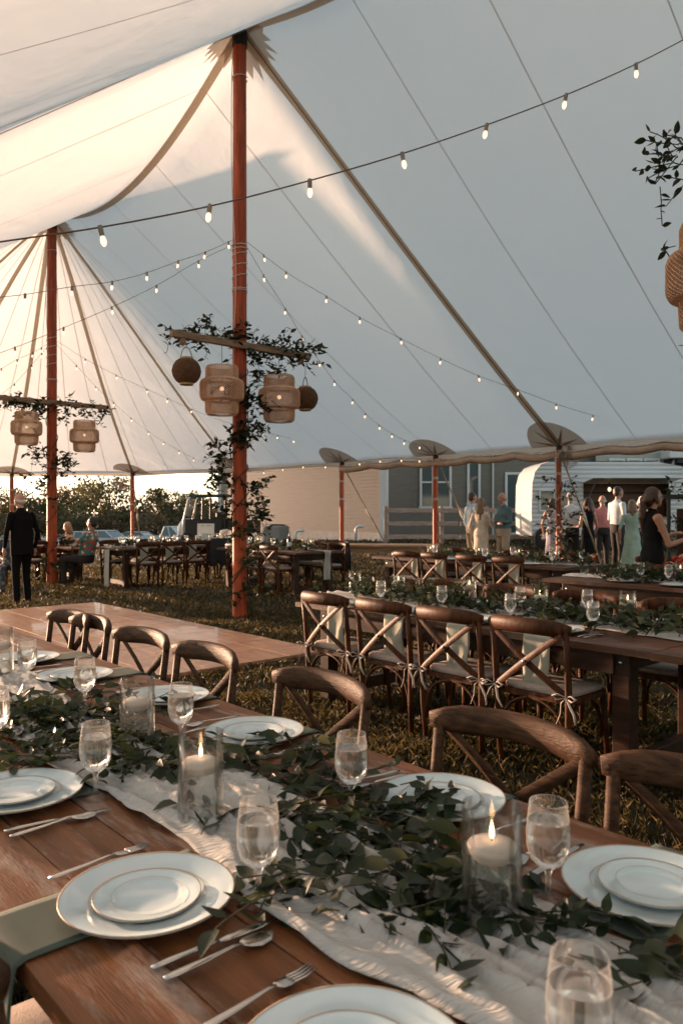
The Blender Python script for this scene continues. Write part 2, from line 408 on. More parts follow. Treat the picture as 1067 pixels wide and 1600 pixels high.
# grass blades
def make_grass():
    rng = np.random.default_rng(3); X = []; Y = []; Hh = []; W = []
    def area(n, x0, x1, y0, y1, h0, h1, w):
        x = rng.uniform(x0, x1, n); y = rng.uniform(y0, y1, n)
        for a, b in zip(x, y):
            if abs((a)/max(b, .1)) > .56: continue
            if on_floor(a, b): continue
            nn = noise.noise(Vc((a*1.7, b*1.7, 0))); n2 = noise.noise(Vc((a*.9+7, b*.9, 3)))
            if n2 < -.18 and rng.random() < .6: continue
            X.append(a); Y.append(b); Hh.append(rng.uniform(h0, h1)*.85*(1+.5*nn)); W.append(w)
    area(90000, -1.2, 3.2, 1.6, 6.0, .035, .085, .0034)
    area(60000, -4.5, 5.5, 6.0, 11.0, .035, .08, .006)
    area(60000, -9, 9, 11, 20, .04, .09, .010)
    area(20000, -12, 12, 20, 32, .05, .12, .018)
    n = len(X); X = np.array(X); Y = np.array(Y); Hh = np.array(Hh); W = np.array(W)
    Z = np.array([ground_z(a, b) for a, b in zip(X, Y)])
    an = rng.uniform(0, 2*np.pi, n); le = rng.normal(0, .55, (n, 2))
    dx, dy = np.cos(an)*W, np.sin(an)*W
    v = np.empty((n, 4, 3))
    v[:, 0] = np.stack([X-dx, Y-dy, Z-.004], 1); v[:, 1] = np.stack([X+dx, Y+dy, Z-.004], 1)
    mx, my = X+le[:, 0]*Hh*.35, Y+le[:, 1]*Hh*.35
    v[:, 2] = np.stack([mx+dx*.7, my+dy*.7, Z+Hh*.6], 1)
    v[:, 3] = np.stack([X+le[:, 0]*Hh, Y+le[:, 1]*Hh, Z+Hh], 1)
    me = bpy.data.meshes.new('grass'); me.vertices.add(n*4); me.vertices.foreach_set('co', v.ravel())
    me.loops.add(n*6); me.polygons.add(n*2)
    li = (np.arange(n)[:, None]*4+np.array([0, 1, 2, 0, 2, 3])[None]).ravel()
    me.loops.foreach_set('vertex_index', li.astype(np.int32))
    me.polygons.foreach_set('loop_start', np.arange(0, n*6, 3, dtype=np.int32))
    for mm in (thin('grass_blade', (.022, .023, .008), .22, .6, .5, 2.0, tcol=(.16, .13, .04)), thin('dry_grass_blade', (.16, .105, .045), .25, .6, .3, 4, tcol=(.3, .2, .08))):
        me.materials.append(mm)
    mi = np.repeat((rng.random(n) < .22).astype(np.int32), 2); me.polygons.foreach_set('material_index', mi)
    me.update(); me.validate()
    tag(link('grass', me), 'short dry lawn grass under the tent', 'grass', kind='stuff')
make_grass()

# ------------------------------------------------------------------ tent canopy
PK = {UL: 7.45, 0: 8.08, UR: 8.08, UB: 7.8}
def ridge_z(u):
    for a, b, sg in ((UB, UR, 1.05), (UR, 0, .62), (0, UL, .80)):
        if a <= u <= b:
            t = (u-a)/(b-a); q = 4*t*(1-t)
            return PK[a]+(PK[b]-PK[a])*t-sg*(q**1.15)
    return PK[UL] if u > 0 else PK[UB]
EXP = 2.15; AEND = 10.9
def wfrac(u, v):
    d = u-UL if u > UL else (UB-u if u < UB else 0)
    if d <= 0: return abs(v)/HB
    return ((d/AEND)**EXP+(abs(v)/HB)**EXP)**(1/EXP)
def bay(u):
    for a, b in ((UB, UR), (UR, 0), (0, UL)):
        if a <= u <= b: t = (u-a)/(b-a); return 4*t*(1-t)
    return 0
def fab_z(u, v):
    w = min(1.0, wfrac(u, v)); top = ridge_z(max(UB, min(UL, u)))
    if UB <= u <= UL:
        p = (1-w)
        return EAVE+(top-EAVE)*p-(.22 if v > 0 else NEARSAG)*bay(u)*math.sin(math.pi*w)
    p = (1-w); p -= .20*sm((max(u-UL, UB-u))/4.0)*p*w
    return EAVE+(top-EAVE)*p
NEARSAG = .12
def fab(u, v, off=.012):
    return uv(u, v, fab_z(u, v)-off)
tent = thing('sailcloth_tent', 'large cream sailcloth tent canopy over the whole reception', 'tent', uv(0, 0, 0))
tent.location = (0, 0, 0)
g = G()
us = list(np.linspace(UB, UL, 73)); vs = [HB*s for s in np.linspace(-1, 1, 49)]
nv_ = len(vs)
g.add([fab(u, v, 0) for u in us for v in vs], [(i*nv_+j, (i+1)*nv_+j, (i+1)*nv_+j+1, i*nv_+j+1) for i in range(len(us)-1) for j in range(nv_-1)])
def end_pt(sgn, th, w):
    """point in the round end: th from -pi/2 (near side) to pi/2 (far side)"""
    c, s = math.cos(th), math.sin(th); k = ((abs(c)/AEND)**EXP+(abs(s)/HB)**EXP)**(-1/EXP)
    return ((UL if sgn > 0 else UB)+sgn*c*k*w, s*k*w)
for sgn in (1, -1):
    g.grid(lambda a, b: fab(*end_pt(sgn, -math.pi/2+math.pi*a, max(.004, b)), 0), 56, 22)
canopy = g.build('canopy', M['fabric'], tent, True)
bm = bmesh.new(); bm.from_mesh(canopy.data); bmesh.ops.remove_doubles(bm, verts=bm.verts, dist=.02); bm.to_mesh(canopy.data); bm.free()

def strip(pts_uv, w, name, m, off=.012, bulge=0.0, parent=tent):
    """flat band lying under the canopy along a line given in (u, v)"""
    P = [Vc(p) for p in pts_uv]; k = len(P); g = G(); vs = []
    for i in range(k):
        t = (P[min(i+1, k-1)]-P[max(i-1, 0)]).normalized(); n = Vc((-t.y, t.x))
        for s_ in (-1, 0, 1):
            q = P[i]+n*(w/2*s_); vs.append(fab(q.x, q.y, off+(bulge if s_ == 0 else 0)))
    return g.add(vs, [(i*3+j, i*3+j+1, i*3+j+4, i*3+j+3) for i in range(k-1) for j in (0, 1)]).build(name, m, parent, True)
def line(a, b, n=20): return [(a[0]+(b[0]-a[0])*i/n, a[1]+(b[1]-a[1])*i/n) for i in range(n+1)]
SIDE_U = [-12.9, -9.8, -6.7, -3.7, -.6, 2.5, 5.6]
for (u0, u1) in ((0, -.6), (UR, -6.7), (UB, -12.9)):
    for sg in (1, -1):
        strip(line((u0, .05*sg), (u1, sg*(HB-.05))), .19, 'strap', M['webbing'], .015, .012)
        strip(line((u0-.02, .05*sg), (u1-.02, sg*(HB-.05))), .028, 'strap_edge', M['webdark'], .034)
strip(line((UB, 0), (UR, 0), 24), .13, 'ridge_strap', M['webbing'], .016, .01)
strip(line((UR, 0), (0, 0), 24), .13, 'ridge_strap', M['webbing'], .016, .01)
strip(line((0, 0), (UL, 0), 24), .13, 'ridge_strap', M['webbing'], .016, .01)
u = UB+1.5
for k in range(14):
    uu = -.6-1.55*8+1.55*k
    if abs(uu+.6) < .1 or abs(uu+6.8) < .15 or not (UB < uu < UL): continue
    for sg in (1, -1): strip(line((uu, .03*sg), (uu, sg*HB*.995), 16), .016, 'seam', M['seam'], .006)
# the far round end: straps to its side poles, seams between them
END_POLES = [(10.0, 6.60), (14.35, 5.60), (17.0, 2.60), (17.5, -.9), (16.2, -4.2), (12.3, -6.35)]
for (pu, pv) in END_POLES:
    strip(line((UL, 0), (UL+(pu-UL)*.97, pv*.97), 18), .095, 'strap', M['webbing'], .015, .012)
for k in range(26):
    th = -math.pi/2+math.pi*(k+.5)/26
    strip([end_pt(1, th, w) for w in np.linspace(.03, .99, 16)], .018, 'seam', M['seam'], .007)
# lacing of two canopy sections, its pale dashes painted as light through the gaps
for k in range(22):
    v0 = -.9-.24*k; uu = -1.45
    strip(line((uu, v0), (uu, v0-.19), 2), .035, 'lace_light', mat('lace_gap_light', (.80, .66, .50), .8) if k == 0 else bpy.data.materials['lace_gap_light'], .022)
strip(line((-1.45, -.4), (-1.45, -HB*.98), 20), .06, 'lacing_band', M['seam'], .014)
# zig-zag collars at the peaks
for pu in (UL, 0, UR, UB):
    g = G(); n = 44; vs = [fab(pu, 0, .03)]
    pts = []
    for k in range(n):
        a = 2*math.pi*k/n; r = (.50 if k % 2 else .37)*(1+.08*math.sin(k*2.3)); pts.append((pu+r*math.cos(a), r*math.sin(a)))
    vs = []
    for q in (.12, .5, 1):
        vs += [fab(pu+(p[0]-pu)*q, p[1]*q, .022) for p in pts]
    g.add(vs, [(r_*n+k, r_*n+(k+1) % n, (r_+1)*n+(k+1) % n, (r_+1)*n+k) for r_ in (0, 1) for k in range(n)]).build('peak_collar', M['collar'], tent)
# side poles' patches, eave band and rolled walls
peri = [(u_, HB) for u_ in SIDE_U if u_ > UB]+END_POLES+[(u_, -HB) for u_ in SIDE_U[::-1]]
def perim(u_, v_):
    w = wfrac(u_, v_)
    if UB <= u_ <= UL: return (u_, math.copysign(HB, v_))
    d = u_-UL if u_ > UL else u_-UB; b = UL if u_ > UL else UB
    return (b+d/w, v_/w)
peri = [perim(*p) for p in peri]
def inward(p):
    c = Vc((max(UB, min(UL, p[0]))*1.0, 0)) if UB <= p[0] <= UL else Vc((UL if p[0] > UL else UB, 0))
    if UB <= p[0] <= UL: return Vc((0, -math.copysign(1, p[1])))
    return (c-Vc(p)).normalized()
for p in peri:
    n_ = inward(p); t_ = Vc((-n_.y, n_.x)); g = G(); N = 18; rad = .60
    def pt(a, r, off):
        q = Vc(p)+t_*(math.cos(a)*r)+n_*(math.sin(a)*r*.95+.02)
        return fab(q.x, q.y, off)
    for q0, q1 in ((.02, .5), (.5, 1)):
        vs = [pt(math.pi*k/N, rad*q, .018) for q in (q0, q1) for k in range(N+1)]
        g.add(vs, [(k, k+1, N+2+k, N+1+k) for k in range(N)])
    pa = g.build('eave_patch', M['collar'], tent)
    for k in range(5):
        a = math.pi*(k+.5)/5; st = G()
        st.add([pt(a, rad*.92, .026), pt(a-.21, .16, .026), pt(a, .03, .026), pt(a+.21, .16, .026)], [(0, 1, 2), (0, 2, 3)])
        st.build('star_point', M['star'], pa)
def eave_between(p, q, n=14):
    out = []
    for i in range(n+1):
        t = i/n; s_ = (p[0]+(q[0]-p[0])*t, p[1]+(q[1]-p[1])*t)
        out.append((*perim(*s_), t))
    return out
for a, b in zip(peri[:-1], peri[1:]):
    E = eave_between(a, b); sd = random.random()*50
    g = G(); vs = []
    for (u_, v_, t) in E:
        n_ = inward((u_, v_))
        up = .05*math.sin(math.pi*t)
        vs += [uv(u_, v_, EAVE+.06+up), uv(u_-n_.x*.015, v_-n_.y*.015, EAVE-.12+up+.012*noise.noise(Vc((t*9, sd, 0))))]
    g.add(vs, [(i*2, i*2+2, i*2+3, i*2+1) for i in range(len(E)-1)]).build('eave_band', M['collar'], tent, True)
    if a[1] < -HB+.2 and b[1] < -HB+.2: pass
    path = []; rr = []
    E2 = eave_between(a, b, 30)
    for (u_, v_, t) in E2:
        n_ = inward((u_, v_)); w1 = noise.noise(Vc((t*7, sd, 3))); w2 = noise.noise(Vc((t*13, sd, 8)))
        path.append(uv(u_+n_.x*.04, v_+n_.y*.04, EAVE-.175+.05*math.sin(math.pi*t)-.05*abs(math.sin(math.pi*t*3))+.02*w1)); rr.append(.075+.022*w2)
    if max(a[0], b[0]) < 9.0 and a[1] > 0:
        r_ = G().tube(path, rr, 9).build('rolled_sidewall', M['roll'], tent, True)
        vv = [Vc(p_)+Vc((0, 0, .085)) for p_ in path]
        G().tube(vv, [.03+.012*noise.noise(Vc((i*.7, sd, 1))) for i in range(len(vv))], 6, flat=(1.6, .6)).build('vinyl_fold', M['vinyl'], r_, True)

# ------------------------------------------------------------------ poles
def wound(x0, y0, r, z0, z1, turns, m=10):
    n = int(turns*m); return [(x0+r*math.cos(2*math.pi*i/m), y0+r*math.sin(2*math.pi*i/m), z0+(z1-z0)*i/n) for i in range(n+1)]
def centre_pole(u_, label, ztop, ropes):
    p = uv(u_, 0); r = .098
    t = thing('tent_pole', label, 'tent pole', (p.x, p.y, 0), 0, 'tall centre poles of the tent')
    G().lathe([(r*1.05, 0), (r*1.05, .02), (r, .4), (r, 3), (r*.97, 6), (r*.92, ztop-.12), (.03, ztop-.1)], 20, close=True).build('pole_shaft', M['pole'], t, 40)
    G().lathe([(.10, ztop-.30), (.103, ztop-.30), (.103, ztop-.02), (.02, ztop-.01)], 16).build('pole_cap', M['black'], t, 40)
    for (za, zb, nt) in ropes:
        G().tube(wound(0, 0, r+.006, za, zb, nt), .007, 5).build('rope_winding', M['rope'], t, True)
    a0 = 2.4
    G().tube([((r+.015)*math.cos(a0+.5*math.sin(i*.2)), -(r+.015)*abs(math.sin(a0+.5*math.sin(i*.2))), ztop-.4-(ztop-4.2)*i/30) for i in range(31)], .006, 5).build('halyard', M['rope'], t, True)
    return t
centre_pole(0, 'tall red-brown varnished centre pole in the middle of the picture', PK[0]+.02, [(7.35, 7.39, 1), (5.0, 5.1, 2), (4.55, 5.0, 3), (4.45, 4.5, 2)])
centre_pole(UL, 'red-brown centre pole at left behind the man in the dark suit', PK[UL]+.02, [(6.7, 6.74, 1), (4.3, 5.0, 4), (4.1, 4.14, 2)])
# side poles
SP_LAB = {(-.6, 1): 'side pole wrapped in flowering vine with a fan, before the camper',
          (2.5, 1): 'side pole with white strip in front of the house window', (5.6, 1): 'side pole before the sunlit tan house wall',
          (10.0, 1): 'far side pole mostly hidden behind the vine-wrapped centre pole', (14.35, 1): 'far side pole with fan in front of the distant trees',
          (17.0, 1): 'farthest side pole at the left edge beside the suited man'}
def side_pole(pu, pv, label):
    q = perim(pu, pv); n_ = inward(q); p = uv(*q); p = uv(q[0]+n_.x*.03, q[1]+n_.y*.03); gz = ground_z(p.x, p.y)
    t = thing('side_pole', label, 'tent pole', (p.x, p.y, gz), 0, 'side poles around the tent edge')
    h = EAVE-gz-.02
    G().lathe([(.062, 0), (.062, .03), (.056, .06), (.056, h)], 14, close=True).build('pole_shaft', M['pole'], t, 40)
    G().lathe([(.02, h-.06), (.063, h-.05), (.063, h+.02), (.018, h+.04), (.018, h+.12)], 12).build('pole_cap', M['black'], t, 40)
    for k, z in enumerate((h*.62, h*.8)):
        G().tube(wound(0, 0, .061, z, z+.05, 3), .006, 5).build('rope_winding', M['rope'], t, True)
    G().tube([(-.058, -.02, h), (-.062, -.022, h*.8), (-.060, -.02, h*.55)], [.014, .016, .012], 6).build('tie_strap', mat('white_strap', (.75, .74, .72), .7) if 'white_strap' not in bpy.data.materials else bpy.data.materials['white_strap'], t, True)
    # guy rope out to its stake
    o2 = uv(q[0]-n_.x*1.75, q[1]-n_.y*1.75); o2.z = ground_z(o2.x, o2.y)
    gt = thing('guy_rope', label.replace('side pole', 'tan guy rope staked out from the side pole', 1) if False else None, 'guy rope', (p.x, p.y, gz), 0, 'guy ropes around the tent')
    a = Vc((0, 0, h-.02)); b = o2-Vc((p.x, p.y, gz))
    G().tube([a, a.lerp(b, .5), b], .017, 6).build('strap', M['guy'], gt, True)
    m = a.lerp(b, .52)
    G().tube([a.lerp(b, .47), a.lerp(b, .5), a.lerp(b, .53), a.lerp(b, .57)], [.022, .04, .03, .02], 7).build('ratchet', M['rope'], gt, True)
    G().tube([b+Vc((0, 0, -.1)), b+Vc((.02, 0, .16))], .015, 6).build('stake', M['bolt'], gt)
    return t, gt, (p, gz, h)
guys = {0: 'before the camper', 1: 'before the house window', 2: 'across the sunlit tan wall', 3: 'just right of the vine-wrapped centre pole', 4: 'at the far pole by the trees', 5: 'at the pole by the left edge'}
SIDE = {}
for k, (pu, pv) in enumerate([(-.6, HB), (2.5, HB), (5.6, HB), (10.0, 6.6), (14.35, 5.6), (17.0, 2.6)]):
    t, gt, info = side_pole(pu, pv, SP_LAB[(pu, 1)]); gt['label'] = 'tan guy rope slanting down to its stake '+guys[k]; SIDE[k] = info

# ------------------------------------------------------------------ cross beams, lanterns, vines
def leaf_mesh(name, m, L=.06, W=.028, fold=.25, curl=.2):
    g = G(); n = 4; vs = []
    for i in range(n+1):
        t = i/n; w = W/2*math.sin(math.pi*(t**.75))**.9 if 0 < t < 1 else 0.0008
        z = -curl*L*t*t
        vs += [(L*t, -w, z+fold*w), (L*t, 0, z), (L*t, w, z+fold*w)]
    fs = []
    for i in range(n):
        for j in (0, 1): fs.append((i*3+j, i*3+3+j, i*3+4+j, i*3+1+j))
    return g.add(vs, fs).mesh(name, m, True)
LEAF = [leaf_mesh('leaf', M['leaf'], .062, .030, .3, .15), leaf_mesh('leaf', M['leaf'], .052, .026, .2, -.2), leaf_mesh('leaf', M['leaf2'], .060, .028, .35, .35)]
LV = [(np.array([v.co[:] for v in m.vertices]), [tuple(p.vertices) for p in m.polygons]) for m in LEAF]
def leaf_rot(rnd, flat=.0, az=None):
    az = rnd.uniform(0, 2*math.pi) if az is None else az
    pitch = rnd.uniform(-.9, .7)*(1-flat)+flat*rnd.uniform(-.35, .15); roll = rnd.uniform(-1.2, 1.2)*(1-.6*flat)
    return Euler((roll, pitch, az), 'XYZ')
def foliage_mesh(name, leaves):
    """leaves: list of (pos, euler, scale, variant) joined to one mesh"""
    V = []; F = []; MI = []; o = 0
    for (p, e, s, k) in leaves:
        co, fs = LV[k]; m = np.array(e.to_matrix()); V.append((co*s)@m.T+np.array(p)); F += [tuple(i+o for i in f) for f in fs]; MI += [1 if k == 2 else 0]*len(fs); o += len(co)
    me = bpy.data.meshes.new(name); me.from_pydata(np.concatenate(V).tolist(), [], F)
    me.materials.append(M['leaf']); me.materials.append(M['leaf2']); me.polygons.foreach_set('material_index', MI)
    me.polygons.foreach_set('use_smooth', [True]*len(F)); me.update(); return me
def sprig(rnd, start, dirv, L, leaves, step=.03, droop=.3, sc=(.8, 1.25), stems=None, wander=.5, pale=.12):
    p = Vc(start); d = Vc(dirv).normalized(); path = [p.copy()]
    n = max(2, int(L/step))
    for i in range(n):
        d = (d+Vc((rnd.uniform(-1, 1), rnd.uniform(-1, 1), rnd.uniform(-1, 1)))*wander*.3+Vc((0, 0, -droop*step*3))).normalized()
        p = p+d*step; path.append(p.copy())
        e = leaf_rot(rnd, az=math.atan2(d.y, d.x)+(1 if i % 2 else -1)*rnd.uniform(.4, 1.4))
        leaves.append((p+Vc((0, 0, 0)), e, rnd.uniform(*sc), 2 if rnd.random() < pale else rnd.choice((0, 1))))
    if stems is not None: stems.tube(path, .0032 if step > .04 else .0015, 4)
def vine(label, anchor, spots, seed, group, sc=(.9, 1.5), name='vine', pale=.1, extra=None, mains=None):
    """spots: (local pos, radius, number of sprigs, sprig length, bias direction)"""
    rnd = random.Random(seed); t = thing(name, label, 'vine', anchor, 0, group)
    lv = []; st = G()
    for (pos, rad, n, L, bias) in spots:
        for i in range(n):
            o = Vc((rnd.gauss(0, rad), rnd.gauss(0, rad), rnd.gauss(0, rad*.8)))
            d = Vc(bias)+Vc((rnd.uniform(-1, 1), rnd.uniform(-1, 1), rnd.uniform(-.8, .8)))
            sprig(rnd, Vc(pos)+o, d, L*rnd.uniform(.5, 1.3), lv, .045, .25, sc, st, .6, pale)
    tag(link('foliage', foliage_mesh('foliage', lv), t), kind='stuff')
    tag(st.build('stem', M['stem'], t), kind='stuff')
    for q_ in (mains or []): G().tube(q_, .008, 5).build('main_stem', M['stem'], t, True)
    if extra: extra(t)
    return t

def lattice(prof, n, rows, name, m, thick):
    """woven shade: diagonal lattice on a surface of revolution"""
    g = G(); L = [0]
    for a, b in zip(prof[:-1], prof[1:]): L.append(L[-1]+math.hypot(b[0]-a[0], b[1]-a[1]))
    def rz_(t):
        d = t*L[-1]
        for i in range(len(prof)-1):
            if d <= L[i+1]+1e-9:
                q = (d-L[i])/max(1e-9, L[i+1]-L[i]); return prof[i][0]+(prof[i+1][0]-prof[i][0])*q, prof[i][1]+(prof[i+1][1]-prof[i][1])*q
        return prof[-1]
    vs = []
    for r_ in range(rows+1):
        r, z = rz_(r_/rows)
        for j in range(n):
            a = 2*math.pi*(j+(.5 if r_ % 2 else 0))/n; vs.append((r*math.cos(a), r*math.sin(a), z))
    fs = []
    for r_ in range(rows-1):
        for j in range(n):
            if r_ % 2 == 0: fs.append((r_*n+j, (r_+1)*n+j, (r_+2)*n+j, (r_+1)*n+(j-1) % n))
            else: fs.append((r_*n+j, (r_+1)*n+(j+1) % n, (r_+2)*n+j, (r_+1)*n+j))
    # first and last rows close with triangles
    for j in range(n): fs.append((j, (j+1) % n, n+j))
    me = G().add(vs, fs).mesh(name, m)
    return me
def big_lantern():
    k = Kit()
    for nm, prof, n, rows in (('upper_tier', [(.20, .63), (.215, .60), (.215, .46), (.235, .45)], 40, 16),
                              ('middle_tier', [(.225, .47), (.275, .44), (.29, .40), (.29, .23), (.27, .19), (.21, .17)], 50, 26),
                              ('lower_tier', [(.215, .20), (.22, .14), (.215, .03), (.19, .0)], 40, 16)):
        q_ = k.part(nm, lattice(prof, n, rows, nm, M['bamboo'], .006), None)
        k.part('added_liner', G().lathe([(r-.008, z) for r, z in prof], 32), M['added_liner'], True, under=q_)
    for (r, z) in ((.20, .63), (.235, .455), (.215, .172), (.19, .0)): k.part('rim', G().lathe([(r+.008*math.cos(a), z+.008*math.sin(a)) for a in np.linspace(0, 2*math.pi, 7)], 28), M['bamboo'], True)
    k.part('bulb', G().ball((0, 0, .34), .03, 10), M['bulb'], True)
    k.part('cord', G().tube([(0, 0, .37), (0, 0, .63), (0, 0, .80)], .004, 5), M['cable'], True)
    return k
def round_lantern():
    k = Kit(); pr = [(.10, .36), (.15, .33), (.19, .26), (.205, .19), (.19, .12), (.15, .05), (.10, .02)]
    k.part('shade', lattice(pr, 26, 18, 'shade', M['bamboo_dark'], .01), None)
    k.part('added_liner', G().lathe([(r-.02, z) for r, z in pr], 24), M['bamboo_dark'], True)
    k.part('base_ring', G().lathe([(.085, .03), (.10, .03), (.10, -.01), (.085, -.01), (.085, .03)], 24), M['ring'], 40)
    k.part('top_ring', G().lathe([(.085, .34), (.10, .34), (.10, .39), (.085, .39), (.085, .34)], 24), M['ring'], 40)
    k.part('bail_handle', G().tube([(.09*math.cos(a), 0, .37+.17*math.sin(a)) for a in np.linspace(0, math.pi, 13)], .007, 6), M['bamboo_dark'], True)
    return k
KBIG, KROUND = big_lantern(), round_lantern()
def wire(o, th):
    for c in o.children:
        if c.name.split('.')[0] in ('upper_tier', 'middle_tier', 'lower_tier', 'shade'):
            md = c.modifiers.new('w', 'WIREFRAME'); md.thickness = th; md.use_even_offset = False; md.use_replace = True
def cross_beam(u_, z, label, half=1.12):
    p = uv(u_, 0); t = thing('cross_beam', label, 'beam', (p.x, p.y, z), math.atan2(DV.y, DV.x), 'lantern beams across the centre poles')
    G().box((0, -.135, 0), (2*half, .07, .09), None, .006).build('beam', M['beam'], t)
    G().box((half-.16, -.135, -.085), (.07, .06, .08), None, .004).build('end_block', M['beam'], t)
    G().box((-half+.16, -.135, -.085), (.07, .06, .08), None, .004).build('end_block', M['beam'], t)
    G().tube([(.11*math.cos(a), .11*math.sin(a)-.03, .02*math.sin(3*a)) for a in np.linspace(0, 2*math.pi, 17)], .011, 5).build('lashing', M['rope'], t, True)
    return t
def bp(u_, t, z):   # point under the beam
    q = uv(u_, t); return Vc((q.x+DU.x*-.135, q.y+DU.y*-.135, z))
GL = 'bamboo lanterns hung from the beams'
for (u_, zb, nm, lst) in ((0, 3.70, 'main', ((-.37, 'B', 2.74), (.57, 'B', 2.72), (-.90, 'R', 3.08), (1.04, 'R', 2.92))),
                          (UL, 3.65, 'left', ((-.55, 'B', 2.78), (.62, 'B', 2.70))),
                          (UR, 3.46, 'right', ((-1.28, 'B', 2.52),))):
    lab = {'main': 'long wooden beam lashed across the vine-wrapped middle centre pole', 'left': 'wooden lantern beam across the left centre pole', 'right': 'wooden beam end poking in at the upper right edge'}[nm]
    cross_beam(u_, zb, lab, 1.62 if nm == 'right' else 1.12)
    ll = {('main', 0): 'tiered woven bamboo lantern left of the middle centre pole', ('main', 1): 'tiered woven bamboo lantern right of the middle centre pole',
          ('main', 2): 'small dark round bamboo lantern at the left end of the middle beam', ('main', 3): 'small dark round bamboo lantern at the right end of the middle beam',
          ('left', 0): 'tiered bamboo lantern left of the left centre pole', ('left', 1): 'tiered bamboo lantern right of the left centre pole',
          ('right', 0): 'large tiered bamboo lantern cut off by the right edge'}
    for i, (tt, ty, z) in enumerate(lst):
        q = bp(u_, tt, z)
        o = (KBIG if ty == 'B' else KROUND).place('bamboo_lantern', ll[(nm, i)], 'lantern', q, random.uniform(0, 3), GL, None if ty == 'B' else .88)
        wire(o, .0075 if ty == 'B' else .015)
        top = zb-.05-z
        z0 = .66 if ty == 'B' else .54
        G().tube([(0, 0, z0 if ty == 'B' else .52), (0, 0, top)], .004, 5).build('hanging_wire', M['cable'], o)

b2 = lambda t, z: tuple(Vc((DV.x*t, DV.y*t, z)))
def climb(r, z0, z1, turns, ph=0):
    n = int(turns*12); return [(r*math.cos(ph+2*math.pi*turns*i/n), r*math.sin(ph+2*math.pi*turns*i/n), z0+(z1-z0)*i/n+.03*math.sin(i*.8)) for i in range(n+1)]
vine('dark smilax vine climbing the middle centre pole and over its beam', uv(0, 0),
     [(b2(-.95, 3.72), .05, 6, .3, (-.5, 0, -.1)), (b2(-.6, 3.78), .09, 16, .32, (-.3, 0, .4)), (b2(-.25, 3.8), .08, 16, .3, (0, 0, .5)), (b2(0, 3.75), .10, 24, .28, (0, -.5, .1)),
      (b2(.3, 3.72), .1, 22, .3, (.2, 0, -.2)), (b2(.6, 3.72), .1, 22, .32, (.2, 0, .3)), (b2(.95, 3.7), .08, 16, .36, (.6, 0, .1)), (b2(.45, 3.45), .1, 16, .28, (0, -.2, -.4)),
      ((-.10, -.12, 3.2), .07, 9, .25, (.3, -.3, -.5)), ((.14, -.06, 3.0), .07, 21, .26, (.3, -.2, -.5)), ((.12, -.08, 2.6), .08, 30, .28, (.3, -.2, -.6)), ((-.16, -.05, 2.3), .07, 15, .26, (-.4, -.2, -.4)),
      ((-.02, -.14, 2.45), .05, 15, .22, (0, -.6, -.5)), ((-.24, -.05, 1.95), .09, 27, .28, (-.5, 0, -.3)), ((.15, -.05, 1.8), .09, 21, .28, (.4, 0, -.3)), ((.22, -.05, 1.45), .09, 21, .28, (.4, 0, -.2)),
      ((-.16, -.10, 1.5), .06, 12, .22, (-.3, -.3, -.3)), ((0, -.14, 1.2), .07, 13, .24, (0, -.4, -.5)), ((.05, -.13, .8), .08, 13, .24, (.2, -.4, -.5)), ((.12, -.12, .4), .09, 12, .22, (.3, -.3, -.3)), ((-.05, -.14, .3), .09, 9, .2, (-.2, -.4, -.2))],
     11, 'vines on the tent poles', (1.1, 1.9), pale=.12, mains=[climb(.115, .1, 3.7, 5.5), climb(.125, .3, 3.3, 3.5, 2.0), [b2(-1.05+.15*i, 3.77+.03*math.sin(i*1.9)) for i in range(15)]])
vine('dark smilax vine around the left centre pole and its lantern beam', uv(UL, 0),
     [(b2(-.95, 3.62), .1, 8, .3, (0, 0, -.2)), (b2(-.6, 3.6), .12, 20, .3, (0, 0, -.3)), (b2(-.2, 3.6), .12, 26, .32, (0, 0, -.4)), (b2(.25, 3.6), .1, 14, .3, (0, 0, -.1)), (b2(.6, 3.6), .1, 14, .3, (.2, 0, -.2)), (b2(1.0, 3.5), .1, 8, .3, (.3, 0, -.2)),
      ((-.15, -.08, 2.7), .12, 18, .28, (-.3, -.2, -.4)), ((.2, -.08, 2.5), .14, 26, .3, (.3, -.2, -.4)), ((-.15, -.08, 2.1), .12, 14, .28, (-.2, -.2, -.4)), ((.1, -.1, 1.7), .08, 6, .25, (.2, -.2, -.4)),
      ((.2, -.08, .9), .1, 10, .25, (.3, -.2, -.4)), ((.05, -.12, .3), .16, 16, .25, (0, -.2, 0)), ((-.3, -.15, .15), .15, 10, .25, (0, -.2, .2))], 12, 'vines on the tent poles', (1.3, 2.1), pale=.1, mains=[climb(.115, .1, 3.6, 5.0), [b2(-1.05+.15*i, 3.70+.03*math.sin(i*1.9)) for i in range(15)]])
vine('dark leaf sprig hanging from the beam at the upper right edge', uv(UR, 0),
     [(b2(-1.62, 3.50), .04, 10, .20, (-.8, 0, -.1)), (b2(-1.5, 3.55), .05, 10, .16, (-.3, 0, .5)), (b2(-1.45, 3.42), .05, 6, .2, (0, 0, -.6)), (b2(-1.3, 3.52), .07, 10, .2, (0, 0, .3)), (b2(-1.62, 2.95), .02, 2, .08, (-.5, 0, .1)), (b2(-1.3, 2.42), .04, 3, .12, (-.3, 0, -.4))], 13, 'vines on the tent poles', (.85, 1.3), pale=.0)
M['petal'] = mat('white_petal', (.75, .70, .62), .7)
